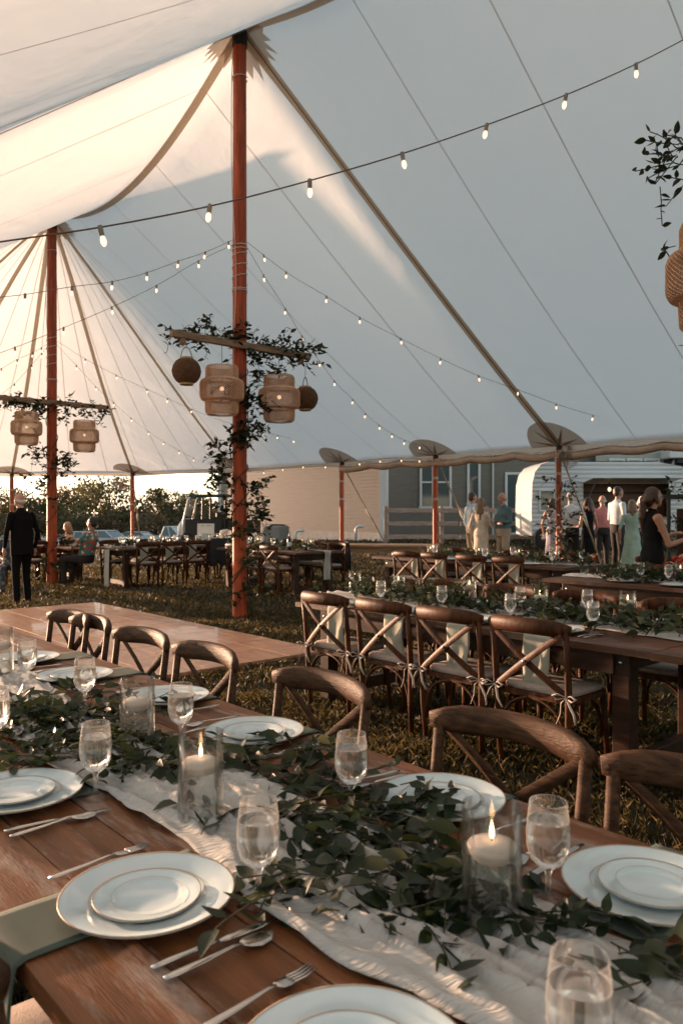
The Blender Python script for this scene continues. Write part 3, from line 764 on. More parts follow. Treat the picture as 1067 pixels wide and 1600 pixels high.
def blossoms(t):
    rnd = random.Random(5)
    for i in range(34):
        z = rnd.uniform(.35, 1.5); a = rnd.uniform(0, 6.3); r = rnd.uniform(.08, .2); gb = G()
        for q in range(5):
            aa = q*1.257; gb.ball((.016*math.cos(aa), .016*math.sin(aa), 0), (.014, .014, .009), 6)
        o = gb.build('blossom', M['petal'], t); o.location = (r*math.cos(a), -abs(r*math.sin(a)), z); o.rotation_euler = (rnd.uniform(0, 3), rnd.uniform(0, 3), 0)
p, gz, h = SIDE[0]
vine('leafy vine with small white blossoms winding up the side pole by the camper', (p.x, p.y, gz),
     [((-.12, -.05, 2.1), .05, 4, .25, (-.8, 0, -.1)), ((.15, -.05, 1.9), .09, 12, .25, (.2, 0, -.3)), ((-.12, -.05, 1.55), .1, 12, .25, (-.4, 0, 0)), ((.12, -.05, 1.35), .1, 12, .25, (.2, 0, -.2)), ((-.1, -.05, 1.1), .1, 14, .25, (-.2, 0, -.2)),
      ((.12, -.05, .85), .1, 10, .22, (.2, 0, -.2)), ((0, -.08, .5), .12, 16, .22, (0, 0, -.2)), ((.15, -.05, .25), .12, 8, .22, (0, 0, 0))], 14, 'vines on the tent poles', (1.1, 1.7), pale=.45, extra=blossoms, mains=[climb(.068, .05, 2.2, 4.5)])

# fans clamped to side poles
def fan(label, loc, rot, r=.23):
    t = thing('cage_fan', label, 'fan', loc, rot, 'cage fans on the side poles')
    g = G()
    for zz, q in ((-.09, .6), (-.05, .95), (0, 1), (.05, .95), (.09, .6)):
        g.tube([(r*q*math.cos(a), zz, r*q*math.sin(a)) for a in np.linspace(0, 2*math.pi, 25)], .004, 4)
    for k in range(20):
        a = 2*math.pi*k/20
        g.tube([(r*q*math.cos(a), zz, r*q*math.sin(a)) for zz, q in ((-.10, .2), (-.09, .6), (-.05, .95), (0, 1), (.05, .95), (.09, .6), (.10, .2))], .003, 3)
    fm = mat('fan_wire', (.38, .31, .26), .35, .6) if 'fan_wire' not in bpy.data.materials else bpy.data.materials['fan_wire']
    bl = mat('fan_blade', (.34, .27, .23), .4) if 'fan_blade' not in bpy.data.materials else bpy.data.materials['fan_blade']
    tag(g.build('cage', fm, t, True), kind='stuff')
    G().lathe([(.05, -.05), (.06, 0), (.05, .12)], 14, close=True).build('motor', bl, t, 40).rotation_euler = (R(90), 0, 0)
    for k in range(4):
        a = k*math.pi/2+.3; o = G().add([(.04, .0, -.03), (.19, -.03, -.07), (.2, .03, .06), (.05, .015, .03)], [(0, 1, 2, 3)]).build('blade', bl, t); o.rotation_euler = (0, a, 0)
    G().tube([(0, .1, 0), (-.12, .12, .05)], .014, 6).build('clamp', fm, t)
p, gz, h = SIDE[0]; fan('round wire cage fan clamped high on the side pole by the camper', (p.x+.13, p.y-.18, EAVE-.22), R(20), .21)
p, gz, h = SIDE[4]; fan('round wire cage fan on the far side pole by the trees', (p.x-.28, p.y-.15, EAVE-.38), R(-10), .30)

# ------------------------------------------------------------------ string lights
BK = G().lathe([(.008, -.045), (.013, -.05), (.018, -.068), (.018, -.085), (.010, -.103), (.002, -.107)], 10).mesh('bulb', M['bulb'], True)
SK = G().lathe([(.003, .012), (.013, .010), (.015, -.01), (.014, -.048), (.009, -.05)], 10, close=True).mesh('socket', M['socket'], 40)
def string_light(label, cps, bulbs, bs=1.0, cr=.0035, dark=None):
    bs *= .84
    """cps: photo-ray control points (px, py, depth) of the sagging cable; bulbs: px positions along it"""
    xs = [c[0] for c in cps]; order = np.argsort(xs); X = np.array(xs)[order]; Y = np.array([c[1] for c in cps])[order]; D = np.array([c[2] for c in cps])[order]
    def smooth(x):
        x = float(x); k = int(np.clip(np.searchsorted(X, x)-1, 0, len(X)-2))
        def m_(A, i): return (A[min(i+1, len(A)-1)]-A[max(i-1, 0)])/(X[min(i+1, len(A)-1)]-X[max(i-1, 0)])
        h_ = X[k+1]-X[k]; t = (x-X[k])/h_
        out = []
        for A in (Y, D):
            out.append((2*t**3-3*t*t+1)*A[k]+(t**3-2*t*t+t)*h_*m_(A, k)+(-2*t**3+3*t*t)*A[k+1]+(t**3-t*t)*h_*m_(A, k+1))
        return at(x, out[0], out[1])
    pts = [smooth(x) for x in np.linspace(X[0], X[-1], 48)]
    t = thing('string_light', label, 'string light', pts[0], 0, 'string lights under the canopy'); o0 = pts[0]
    G().tube([p-o0 for p in pts], cr, 5).build('cable', M['cable'], t, True)
    for x in bulbs:
        p = smooth(x)-o0; tilt = (random.uniform(-.2, .2), random.uniform(-.2, .2), 0)
        s_ = link('socket', SK, t, p, tilt, bs); link('bulb', BK, s_)
    return t
string_light('nearest string of bulbs crossing the whole picture up to the right edge', [(-60, 388, 3.2), (0, 378, 3.22), (157, 355, 3.31), (328, 322, 3.6), (484, 282, 3.85), (628, 240, 4.1), (760, 195, 4.35), (884, 148, 4.55), (993, 100, 4.8), (1090, 50, 5.0)],
             [157, 328, 484, 628, 760, 884, 993], .92, .004)
string_light('string of bulbs from the middle pole down to the left edge, upper of two', [(-40, 468, 7.0), (40, 460, 7.4), (113, 448, 7.9), (176, 440, 8.4), (230, 426, 8.9), (279, 408, 9.5), (321, 394, 10.0), (370, 372, 10.35)], [-10, 40, 113, 176, 230, 279, 321, 357], 1.05)
string_light('string of bulbs from the middle pole down to the left edge, lower of two', [(-40, 565, 8.6), (24, 543, 8.9), (100, 512, 9.2), (175, 480, 9.6), (245, 446, 9.9), (310, 408, 10.2), (370, 380, 10.35)], [24, 100, 175, 245, 310], 1.05)
string_light('long string of bulbs from the middle pole to the right-hand eave', [(386, 378, 10.6), (447, 425, 10.9), (510, 463, 11.2), (562, 496, 11.5), (626, 529, 11.8), (688, 560, 12.1), (747, 587, 12.4), (809, 609, 12.7), (868, 631, 13.0), (926, 649, 13.3), (981, 662, 13.5), (1090, 685, 13.9)], [412, 447, 510, 562, 626, 688, 747, 809, 868, 926, 981, 1039], 1.05)
string_light('steep string of bulbs from the middle pole to the eave by the window', [(386, 386, 10.6), (412, 430, 11.2), (446, 482, 12), (472, 525, 12.6), (522, 595, 13.6), (551, 624, 14.3), (571, 646, 14.8), (592, 664, 15.2), (632, 688, 16.0), (676, 700, 16.6)], [412, 446, 472, 499, 522, 551, 571, 592, 612, 632, 655], 1.05)
string_light('string of bulbs from the left pole to the eave by the tan wall', [(90, 533, 15.7), (134, 561, 16.2), (182, 586, 16.8), (230, 608, 17.3), (270, 626, 17.7), (340, 655, 18.3), (410, 674, 18.9), (458, 686, 19.4), (503, 696, 19.9), (530, 716, 20.2)], [134, 182, 230, 262, 300, 410, 434, 458, 503], 1.1)
string_light('string of bulbs from the left pole to the eave behind the middle pole', [(90, 540, 15.7), (120, 571, 16.6), (150, 604, 17.6), (178, 629, 18.6), (205, 653, 19.6), (232, 674, 20.6), (256, 690, 21.5), (303, 716, 22.5), (345, 732, 23.2)], [120, 150, 178, 205, 232, 256, 280, 303, 327], 1.1)
string_light('short string of bulbs from the left pole to the left edge, upper', [(-30, 592, 13.6), (3, 576, 14), (27, 562, 14.6), (52, 551, 15.0), (74, 538, 15.5)], [3, 27, 52, 65], 1.1)
string_light('short string of bulbs from the left pole to the left edge, lower', [(-30, 640, 14.2), (23, 600, 14.8), (50, 570, 15.2), (76, 540, 15.5)], [23, 50, 66], 1.1)
def eave_pts(x, dy): Z = 1200*17.02/(x+527); return (x, 800-(1.25)*1200/Z+dy, Z-.25)
string_light('string of bulbs tucked along the eave above the tan wall', [eave_pts(x, d) for x, d in ((400, 6), (440, 2), (475, 0), (505, 2), (533, 6), (575, 0), (620, 0), (660, 4), (690, 6))], [412, 442, 474, 508, 562, 594, 626, 655], 1.0)
# ------------------------------------------------------------------ chairs
def chair_kit(wood, simple=False):
    k = Kit(); n = 6 if simple else 9
    pr = []
    for i in range(13):
        q = -1+2*i/12; x = .228*q; pr.append((x, -.03-.075*(1-q*q), .842-.012*q*q))
    rad = [.55, .85]+[1.0]*9+[.85, .55]
    k.part('top_rail', G().tube(pr, rad, 10, flat=(.021, .043)), wood, True)
    for sx in (-1, 1):
        k.part('post', G().tube([(sx*.185, .015, 0), (sx*.196, 0, .25), (sx*.200, -.005, .45), (sx*.203, -.022, .65), (sx*.205, -.045, .835)], [.014, .017, .018, .0165, .015], n), wood, True)
    for sx in (-1, 1):
        pts = []
        for i in range(9):
            t = i/8; pts.append((sx*(-.190+.385*t), -.012-.045*t-.028*math.sin(math.pi*t)-(.007 if sx > 0 else -.007), .475+.335*t))
        k.part('cross_brace', G().tube(pts, 1.0, 8, flat=(.0075, .0185)), wood, 50)
    k.part('bolt', G().ball((0, -.080, .643), (.009, .006, .009), 6), M['bolt'], True)
    def rsq(w, d0, d1, r):
        out = []
        for (cx, cy, a0) in ((w-r, d1-r, 0), (-w+r, d1-r, 90), (-w+r, d0+r, 180), (w-r, d0+r, 270)):
            for q in range(5): a = R(a0+q*22.5); out.append((cx+r*math.cos(a), cy+r*math.sin(a)))
        return out
    k.part('seat', G().prism(rsq(.205, -.005, .41, .07), 'z', .432, .462), wood)
    poly = rsq(.198, .012, .405, .08); g = G(); npt = len(poly); vs = []
    for (s_, z) in ((.97, .464), (1.0, .474), (1.0, .486), (.95, .496), (.5, .503), (.05, .500)):
        vs += [((x)*s_, .20+(y-.20)*s_, z) for x, y in poly]
    g.add(vs, [(i*npt+j, i*npt+(j+1) % npt, (i+1)*npt+(j+1) % npt, (i+1)*npt+j) for i in range(5) for j in range(npt)]+[tuple(range(5*npt, 6*npt))])
    cu = k.part('cushion', g, M['cushion'], 60)
    for sx in (-1, 1):
        k.part('leg', G().tube([(sx*.195, .40, 0), (sx*.186, .385, .25), (sx*.178, .375, .44)], [.013, .016, .018], n), wood, True)
    def hoop(a, b, z0, z1):
        a, b = Vc(a), Vc(b); out = []
        for i in range(13):
            an = math.pi*i/12; q = .5-.5*math.cos(an); p = a.lerp(b, q); out.append((p.x, p.y, z0+(z1-z0)*math.sin(an)**.7))
        return out
    k.part('hoop', G().tube(hoop((-.182, .004, 0), (.182, .004, 0), .17, .43), .0105, 6), wood, True)
    for sx in (-1, 1): k.part('hoop', G().tube(hoop((sx*.182, .02, 0), (sx*.172, .37, 0), .2, .43), .0095, 6), wood, True)
    k.part('hoop', G().tube(hoop((-.17, .375, 0), (.17, .375, 0), .2, .43), .0095, 6), wood, True)
    if not simple:
        rnd = random.Random(4)
        for sx in (-1, 1):
            g = G(); c = Vc((sx*.2, -.028, .478))
            for s2 in (-1, 1):   # two loops, two tails
                g.tube([c, c+Vc((s2*.035, -.02, .018)), c+Vc((s2*.062, -.022, .004)), c+Vc((s2*.04, -.02, -.014)), c], [.003, .006, .0065, .006, .003], 5, flat=(1.3, .45))
                ll = rnd.uniform(.12, .19)
                g.tube([c, c+Vc((s2*.02, -.012, -.03)), c+Vc((s2*.035+.01*sx, -.01, -ll*.6)), c+Vc((s2*.05, -.004, -ll))], [.005, .006, .006, .004], 5, flat=(1.2, .4))
            k.part('ribbon_tie', g, M['tie'], True, kind='stuff')
    for (n_, me, un, kd) in k.parts:
        for v in me.vertices: v.co.x *= 1.16
    return k
KC = chair_kit(M['chair']); KCG = chair_kit(M['chair_grey']); KCS = chair_kit(M['chair'], True)
ROT_DV = math.atan2(DV.y, DV.x)-math.pi/2      # local +y -> +v
def chair(kit, p, rot, label, group, jitter=.04):
    z = ground_z(p[0], p[1])
    return kit.place('cross_back_chair', label, 'chair', (p[0], p[1], z), rot+random.uniform(-jitter, jitter), group)
def cz(c, Z): return Vc((c-.883*Z, Z, 0))     # point on a line parallel to the ridge

# ------------------------------------------------------------------ tables
def plank_mat(name, col, col2, wear):
    m = mat(name, col, .40, vscale=3.0, stretch=(.55, 7, 3), col2=col2, bump=.25, bscale=50, coat=.0, spec=.28)
    nt = m.node_tree; n = nt.nodes; b = n['Principled BSDF']
    src = b.inputs['Base Color'].links[0].from_socket
    tc = n.new('ShaderNodeTexCoord'); mp = n.new('ShaderNodeMapping'); mp.inputs['Scale'].default_value = (2.0, 9, 2)
    nz = n.new('ShaderNodeTexNoise'); nz.inputs['Scale'].default_value = 1.4; nz.inputs['Detail'].default_value = 8; nz.inputs['Roughness'].default_value = .7
    oi = n.new('ShaderNodeObjectInfo'); ad = n.new('ShaderNodeVectorMath')
    nt.links.new(tc.outputs['Object'], ad.inputs[0]); nt.links.new(oi.outputs['Random'], ad.inputs[1]); nt.links.new(ad.outputs[0], mp.inputs[0]); nt.links.new(mp.outputs[0], nz.inputs[0])
    rp = n.new('ShaderNodeValToRGB'); rp.color_ramp.elements[0].position = .53; rp.color_ramp.elements[0].color = (0, 0, 0, 1)
    rp.color_ramp.elements[1].position = .70; rp.color_ramp.elements[1].color = (wear, wear, wear, 1)
    mx = n.new('ShaderNodeMix'); mx.data_type = 'RGBA'; mx.inputs[7].default_value = (.44, .36, .30, 1)
    nt.links.new(nz.outputs['Fac'], rp.inputs[0]); nt.links.new(rp.outputs[0], mx.inputs[0]); nt.links.new(src, mx.inputs[6]); nt.links.new(mx.outputs[2], b.inputs['Base Color'])
    ro = n.new('ShaderNodeMapRange'); ro.inputs[3].default_value = .34; ro.inputs[4].default_value = .62; nt.links.new(nz.outputs['Fac'], ro.inputs[0]); nt.links.new(ro.outputs[0], b.inputs['Roughness'])
    return m
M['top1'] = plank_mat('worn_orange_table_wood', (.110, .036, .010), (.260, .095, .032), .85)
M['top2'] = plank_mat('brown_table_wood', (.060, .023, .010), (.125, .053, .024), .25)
def farm_table(label, centre, rot, L, W, top, body, group='long wooden farm tables', z0=0.0, npl=7):
    t = thing('farm_table', label, 'table', (centre[0], centre[1], z0), rot, group)
    pw = W/npl
    for i in range(npl):
        o = G().box((0, 0, 0), (L, pw-.0035, .036), None, .0006).build('plank', top, t)
        o.location = (random.uniform(-.004, .004), -W/2+pw*(i+.5), .742+random.uniform(-.0016, .0010))
    ins = .10
    for sy in (-1, 1): G().box((0, sy*(W/2-ins), .660), (L-.5, .024, .124), None, .003).build('apron', body, t)
    for sx in (-1, 1): G().box((sx*(L/2-.25), 0, .660), (.024, W-2*ins-.03, .124), None, .003).build('end_apron', body, t)
    for sx in (-1, 1):
        for sy in (-1, 1):
            lg = G().box((0, 0, .361), (.10, .10, .722), None, .006).build('leg', body, t); lg.location = (sx*(L/2-.22), sy*(W/2-ins-.06), 0)
            G().ball((0, sy*.053, .66), (.012, .006, .012), 8).build('bolt', M['bolt'], lg, True)
        G().box((sx*(L/2-.22), 0, .10), (.06, W-2*ins-.24, .09), None, .004).build('foot_rail', body, t)
    return t
ROTU = math.atan2(-DU.y, -DU.x)   # table x axis towards the viewer's right
def u_table(label, cn, cf, Za, L, top, body, **k):
    """table whose near edge lies on line cn; far-left end at depth Za on the near edge"""
    a = cz(cn, Za); W = (cf-cn)/1.334; d = Vc((-DU.x, -DU.y, 0)); c = a+d*(L/2)+Vc((DV.x, DV.y, 0))*(W/2)
    return farm_table(label, c, ROTU, L, W, top, body, **k)
LT1 = 2.9
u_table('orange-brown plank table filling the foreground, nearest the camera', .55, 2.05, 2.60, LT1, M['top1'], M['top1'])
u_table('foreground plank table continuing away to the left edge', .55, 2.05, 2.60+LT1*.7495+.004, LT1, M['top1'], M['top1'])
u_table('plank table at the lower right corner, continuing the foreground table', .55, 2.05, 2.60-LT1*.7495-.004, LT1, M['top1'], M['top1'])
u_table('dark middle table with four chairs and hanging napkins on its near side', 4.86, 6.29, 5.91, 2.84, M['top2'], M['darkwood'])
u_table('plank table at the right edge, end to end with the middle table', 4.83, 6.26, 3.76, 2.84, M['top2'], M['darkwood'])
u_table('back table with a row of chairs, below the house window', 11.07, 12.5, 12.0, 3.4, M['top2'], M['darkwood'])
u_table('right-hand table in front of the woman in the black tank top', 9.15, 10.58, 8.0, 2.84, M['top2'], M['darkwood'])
T5a = Vc((-4.10, 14.45, 0))
farm_table('long dark table beyond the dance floor, white runner over its left end', T5a+Vc((DV.x, DV.y, 0))*1.55+Vc((DU.x, DU.y, 0))*.53, math.atan2(DV.y, DV.x), 3.3, 1.07, M['top2'], M['darkwood'])
T7c = Vc((-.80, 13.05, 0)); T7m = T7c+Vc((DU.x, DU.y, 0))*1.2+Vc((DV.x, DV.y, 0))*.53
farm_table('table just right of the vine-wrapped centre pole with a hanging runner', T7m, ROTU, 2.5, 1.07, M['top2'], M['darkwood'])
T8c = at(565, 856, 15.6); 
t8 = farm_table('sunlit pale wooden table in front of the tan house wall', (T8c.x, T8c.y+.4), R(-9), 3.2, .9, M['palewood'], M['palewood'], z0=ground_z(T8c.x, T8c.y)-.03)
T6c = Vc((-6.55, 15.9, 0))
farm_table('far left table where the guests are seated', T6c, math.atan2(DV.y, DV.x), 2.4, 1.0, M['top2'], M['darkwood'])

# chairs along the foreground table, far side (facing the camera), given by where their top rails show
g1 = 'weathered chairs along the far side of the foreground table'
spots = [(120, 962), (150, 983), (238, 1003), (338, 1027), (520, 1072), (800, 1140), (1060, 1205)]
labs = ['weathered chair farthest left at the foreground table', 'second weathered chair from the left at the foreground table', 'third weathered chair from the left at the foreground table',
        'fourth weathered chair from the left, at the dance floor corner', 'weathered chair alone before the grass, left of the widest rail', 'weathered chair with the widest curved rail, before the grass', 'weathered chair cut off by the right edge']
Zs = [4.36, 4.16, 3.68, 3.245, 2.67, 2.09, 1.67]
cs = [2.26, 2.27, 2.25, 2.25, 2.25, 2.27, 2.27]
for Z, c_, lb in zip(Zs, cs, labs):
    p = cz(c_, Z); chair(KCG, p, ROT_DV+math.pi, lb, g1, .05)
p = cz(.50, 1.235); chair(KCG, p, ROT_DV, 'chair at the bottom left corner, only its rail end showing', 'weathered chairs along the near side of the foreground table')
g2 = 'chairs backed to the camera along the middle table'
for k, Z in enumerate([5.50, 5.06, 4.64, 4.21]):
    p = cz(4.76, Z); chair(KC, p, ROT_DV, ['leftmost', 'second from left', 'third from left', 'rightmost'][k]+' cross-back chair on the near side of the middle table', g2)
p = cz(4.55, 3.2); 
g3 = 'chairs on the far side of the middle table'
for k, Z in enumerate([6.42, 5.98, 5.50, 4.98, 4.1, 3.66]):
    p = cz(6.58, Z)
    if k > 3: p = cz(6.62, Z)
    chair(KC, p, ROT_DV+math.pi, ['leftmost', 'second', 'third', 'fourth', 'fifth', 'sixth'][k]+' chair from the left on the far side of the middle table', g3)
g4 = 'chairs backed to the camera along the back table'
for k, Z in enumerate([11.25, 10.85, 10.35, 9.9]):
    p = cz(10.9, Z); chair(KC, p, ROT_DV, ['leftmost', 'second from left', 'third from left', 'rightmost'][k]+' cross-back chair on the near side of the back table', g4)
for k, Z in enumerate([12.3, 11.5, 10.7, 9.9]):
    p = cz(12.75, Z); chair(KCS, p, ROT_DV+math.pi, ORD[k]+' chair from the left on the far side of the back table', 'chairs on the far side of the back table')
for k, Z in enumerate([8.25, 7.75, 7.25]):
    p = cz(10.62, Z); chair(KC, p, ROT_DV+math.pi, ORD[k]+' dark chair from the left across the right-hand table', 'chairs across the right-hand table')
for k, t_ in enumerate([.42, .96, 1.48, 1.98, 2.5]):
    p = T5a+Vc((DV.x, DV.y, 0))*t_-Vc((DU.x, DU.y, 0))*.16
    chair(KCS, p, math.atan2(DU.y, DU.x)-math.pi/2, ORD[k]+' near-side chair from the left at the long table beyond the dance floor', 'chairs at the long table beyond the dance floor')
for k, t_ in enumerate([.35, .95, 1.6, 2.3]):
    p = T5a+Vc((DV.x, DV.y, 0))*t_+Vc((DU.x, DU.y, 0))*1.22
    chair(KCS, p, math.atan2(-DU.y, -DU.x)-math.pi/2, ORD[k]+' far-side chair from the left at the long table beyond the dance floor', 'chairs at the long table beyond the dance floor')
for k, t_ in enumerate([.45, 1.0, 1.55]):
    p = T7c+Vc((DU.x, DU.y, 0))*t_-Vc((DV.x, DV.y, 0))*.17
    chair(KCS, p, ROT_DV, ['nearest', 'second', 'third'][k]+' chair beside the centre pole at the table with the hanging runner', 'chairs beside the centre pole')
    p = T7c+Vc((DU.x, DU.y, 0))*(t_-.1)+Vc((DV.x, DV.y, 0))*1.24
    o = chair(KCS, p, ROT_DV+math.pi, ['chair draped with a dark jacket behind the table with the hanging runner', 'middle chair behind the table with the hanging runner', 'third chair behind the table with the hanging runner'][k], 'chairs beside the centre pole')
    if k == 0: JACKET = (p.copy(), ROT_DV+math.pi)
for k in range(3):
    p = T6c+Vc((DV.x, DV.y, 0))*(-.8+.75*k)-Vc((DU.x, DU.y, 0))*.68
    chair(KCS, p, math.atan2(DU.y, DU.x)-math.pi/2, ORD[k]+' dark chair from the left at the far left guest table', 'chairs at the far left guest table')
# jackets over chair backs
def jacket(label, p, rot, col):
    m = mat('jacket_cloth', col, .9, var=.2, vscale=20); p = Vc((p[0], p[1], ground_z(p[0], p[1])))
    def f(a, b):
        x = (b-.5)*.50*(1+.05*math.sin(a*9)); y = -.12+.0*a; q = a*2-1
        y = -.10-.07*(1-(2*b-1)**2)+q*(.045+.02*math.sin(b*12)); z = .905-abs(q)**1.5*(.52+.05*math.sin(b*17))
        return (x, y, z)
    o = link('jacket', G().grid(f, 18, 14).mesh('jacket', m, True), None, p, rot); md = o.modifiers.new('s', 'SOLIDIFY'); md.thickness = .018
    tag(o, label, 'jacket', 'jackets over chair backs')
jacket('dark jacket hung over the chair behind the table with the hanging runner', *JACKET, (.02, .018, .02))
jacket('dark jacket hung over a chair back just left of the centre pole', T5a+Vc((DV.x, DV.y, 0))*1.98-Vc((DU.x, DU.y, 0))*.16, math.atan2(DU.y, DU.x)-math.pi/2, (.018, .018, .022))

# ------------------------------------------------------------------ tableware
TZ = .762
def plate_kit(r, name, rim=True):
    k = Kit(); h = .018*r/.15
    prof = [(.0, .004), (r*.55, .004), (r*.62, .006), (r*.66, .010), (r*.97, h), (r, h+.001), (r*1.0, h-.002), (r*.66, .004), (r*.5, .0), (0, .0)]
    n = 44
    k.part('dish', G().lathe(prof, n), M['china'], 60)
    k.part('gold_edge', G().lathe([(r*.986, h+.0012), (r*1.003, h+.0020), (r*1.004, h-.001), (r*.99, h-.0015)], n), M['gold'], True)
    k.part('gold_ring', G().lathe([(r*.657, .0118), (r*.665, .0121)], n), M['gold'])
    return k
KP, KS = plate_kit(.150, 'dinner'), plate_kit(.092, 'salad')
def plate(kind, px, py, who, group, z=TZ, dx=(0, 0)):
    p = onz(px, py, z+.012)
    return plate_at(p.x, p.y, who, group, z)
def plate_at(x, y, who, group, z=TZ, salad=True):
    KP.place('dinner_plate', 'white gold-rimmed dinner plate '+who, 'plate', (x, y, z+.003), 0, group)
    if salad: KS.place('salad_plate', 'small gold-rimmed salad plate '+who, 'plate', (x+random.uniform(-.008, .008), y+random.uniform(-.008, .008), z+.0085), 0, group)
def goblet_kit():
    k = Kit(); n = 28
    outer = [(.034, .0), (.034, .002), (.012, .007), (.0055, .014), (.0048, .045), (.008, .058), (.020, .066), (.031, .079), (.0375, .10), (.0385, .125), (.0355, .155), (.0325, .178)]
    k.part('glass', G().lathe(outer, n), M['goblet'], True)
    k.part('rim', G().lathe([(.0318, .1775), (.0325, .1792), (.0332, .1775)], n), M['goblet'], True)
    k.part('water', G().lathe([(0, .061), (.006, .062), (.018, .068), (.029, .081), (.0352, .101), (.0362, .125), (.0345, .145), (.0342, .146), (0, .146)], n), M['drink'], 50)
    return k
KG = goblet_kit()
def candle_kit(h=.19, r=.050, lit=True, zc=.105):
    k = Kit(); n = 30
    k.part('cylinder_glass', G().lathe([(0, .004), (r*.93, .004), (r*.95, .008), (r*.95, h), (r, h), (r, .002), (r*.96, 0), (0, 0)], n), M['glass'], 50)
    k.part('water', G().lathe([(0, .010), (r*.93, .010), (r*.93, zc+.012), (0, zc+.012)], n), M['water'], 50)
    c = k.part('floating_candle', G().lathe([(0, zc-.008), (.026, zc-.006), (.037, zc+.006), (.041, zc+.018), (.038, zc+.023), (.022, zc+.027), (0, zc+.026)], 24), M['wax'], True)
    k.part('wick', G().tube([(0, 0, zc+.025), (.001, 0, zc+.034)], .0012, 5), M['wick'], under=c)
    if lit: k.part('flame', G().lathe([(.0008, zc+.029), (.0030, zc+.032), (.0043, zc+.036), (.0045, zc+.041), (.0036, zc+.047), (.0021, zc+.053), (.0008, zc+.058), (.0002, zc+.061)], 12), M['flame'], True, under=c)
    return k
KCD, KCU = candle_kit(), candle_kit(lit=False)
def cutlery():
    kn, fk, sp = G(), G(), G()
    kn.tube([(0, 0, .004), (0, .03, .005), (0, .10, .005), (0, .115, .004)], [.6, 1, .8, .6], 8, flat=(.0075, .0032))
    kn.tube([(0, .115, .004), (.001, .135, .004), (.002, .19, .0035), (-.001, .232, .003)], [.6, 1, 1, .25], 8, flat=(.0095, .0013))
    def handle(g): g.tube([(0, 0, .005), (0, .02, .005), (0, .07, .006), (0, .12, .009), (0, .135, .008)], [.6, 1, .75, .4, .4], 8, flat=(.009, .0022))
    handle(fk); fk.tube([(0, .133, .008), (0, .142, .006), (0, .155, .004), (0, .165, .004)], [.4, 1, 1, 1], 8, flat=(.012, .0013))
    for q in (-1.5, -.5, .5, 1.5): fk.tube([(q*.0062, .163, .004), (q*.0062, .185, .003), (q*.006, .207, .006)], [.0021, .002, .001], 5)
    handle(sp); sp.tube([(0, .133, .008), (0, .142, .006), (0, .16, .003), (0, .18, .003), (0, .193, .007)], [.35, .7, 1, .85, .2], 10, flat=(.0205, .0035))
    return kn.mesh('table_knife', M['metal'], True), fk.mesh('table_fork', M['metal'], True), sp.mesh('table_spoon', M['metal'], True)
KNIFE, FORK, SPOON = cutlery()
def one(name, me, label, cat, p, rot, group): return tag(link(name, me, None, p, rot), label, cat, group)
def setting(x, y, side, who, group, napkin=True, pieces='kfs', salad=True, drop=.22, edge=.2, z=TZ, nm=None, npx=.0):
    """side +1: diner sits on the near (-v) side; -1: far side"""
    ro = ROT_DV if side > 0 else ROT_DV+math.pi
    rx = Vc((math.cos(ro), math.sin(ro), 0)); ry = Vc((-math.sin(ro), math.cos(ro), 0)); p = Vc((x, y, z+.002))
    plate_at(x, y, who, group, z+.003 if napkin else z, salad)
    if 'k' in pieces: one('table_knife', KNIFE, 'silver knife beside the plate '+who, 'knife', p+rx*.185-ry*.09, ro+R(random.uniform(-8, 4)), group)
    if 's' in pieces: one('table_spoon', SPOON, 'silver spoon beside the plate '+who, 'spoon', p+rx*.222-ry*.09, ro+R(random.uniform(-5, 5)), group)
    if 'f' in pieces: one('table_fork', FORK, 'silver fork beside the plate '+who, 'fork', p-rx*.195-ry*.10, ro+R(random.uniform(-5, 5)), group)
    if napkin:
        w = .175
        def f(a, b):
            xx = (b-.5)*w+npx; d = a*(.16+edge+drop); yy = .16-d; zz = .0008
            over = -edge-yy
            if over > 0:
                rb = .012
                th = min(over/rb, math.pi/2)
                yy = -edge-rb*math.sin(th)-.006*math.sin(b*7+over*9)*min(1, over*8); zz = -rb*(1-math.cos(th))-max(0, over-rb*math.pi/2)
            nz_ = noise.noise(Vc((xx*9+x*3, d*9, y*5)))
            return (xx*(1+.05*noise.noise(Vc((d*6, x, 2)))), yy-(.018*nz_*min(1, over*10) if over > 0 else 0), zz+(.0022*max(0, nz_) if over <= 0 else 0))
        o = link('napkin', G().grid(f, 40, 10).mesh('napkin', nm or M['sage'], True), None, (x, y, z+.0015), ro)
        md = o.modifiers.new('s', 'SOLIDIFY'); md.thickness = .0018; md.offset = 1
        tag(o, ('sage' if nm is None else 'pale sage')+' napkin under the plate '+who, 'napkin', group)
GS = 'place settings on the foreground table'
def setpx(px, py, side, who, **k):
    p = onz(px, py, TZ+.012); c_ = p.x+.883*p.y
    e = (c_-.55)/1.334 if side > 0 else (2.05-c_)/1.334
    if e < .152: p = p+(Vc((DV.x, DV.y, 0)) if side > 0 else -Vc((DV.x, DV.y, 0)))*(.152-e); e = .152
    setting(p.x, p.y, side, who, GS, edge=e, **k)
setpx(28, 1241, 1, 'at the left edge of the foreground table', drop=.2)
setpx(232, 1402, 1, 'in the front left, whole and nearest the camera', drop=.25, npx=-.05)
setpx(552, 1675, 1, 'cut off by the bottom edge')
setpx(40, 1030, -1, 'farthest left across the foreground table')
setpx(118, 1057, -1, 'second from left across the foreground table')
setpx(262, 1090, -1, 'behind the unlit foreground candle cylinder')
setpx(398, 1146, -1, 'in front of the lone chair before the grass')
setpx(688, 1250, -1, 'in front of the chair with the widest rail')
setpx(1012, 1388, -1, 'at the right edge of the foreground table')
gg = 'water goblets on the foreground table'
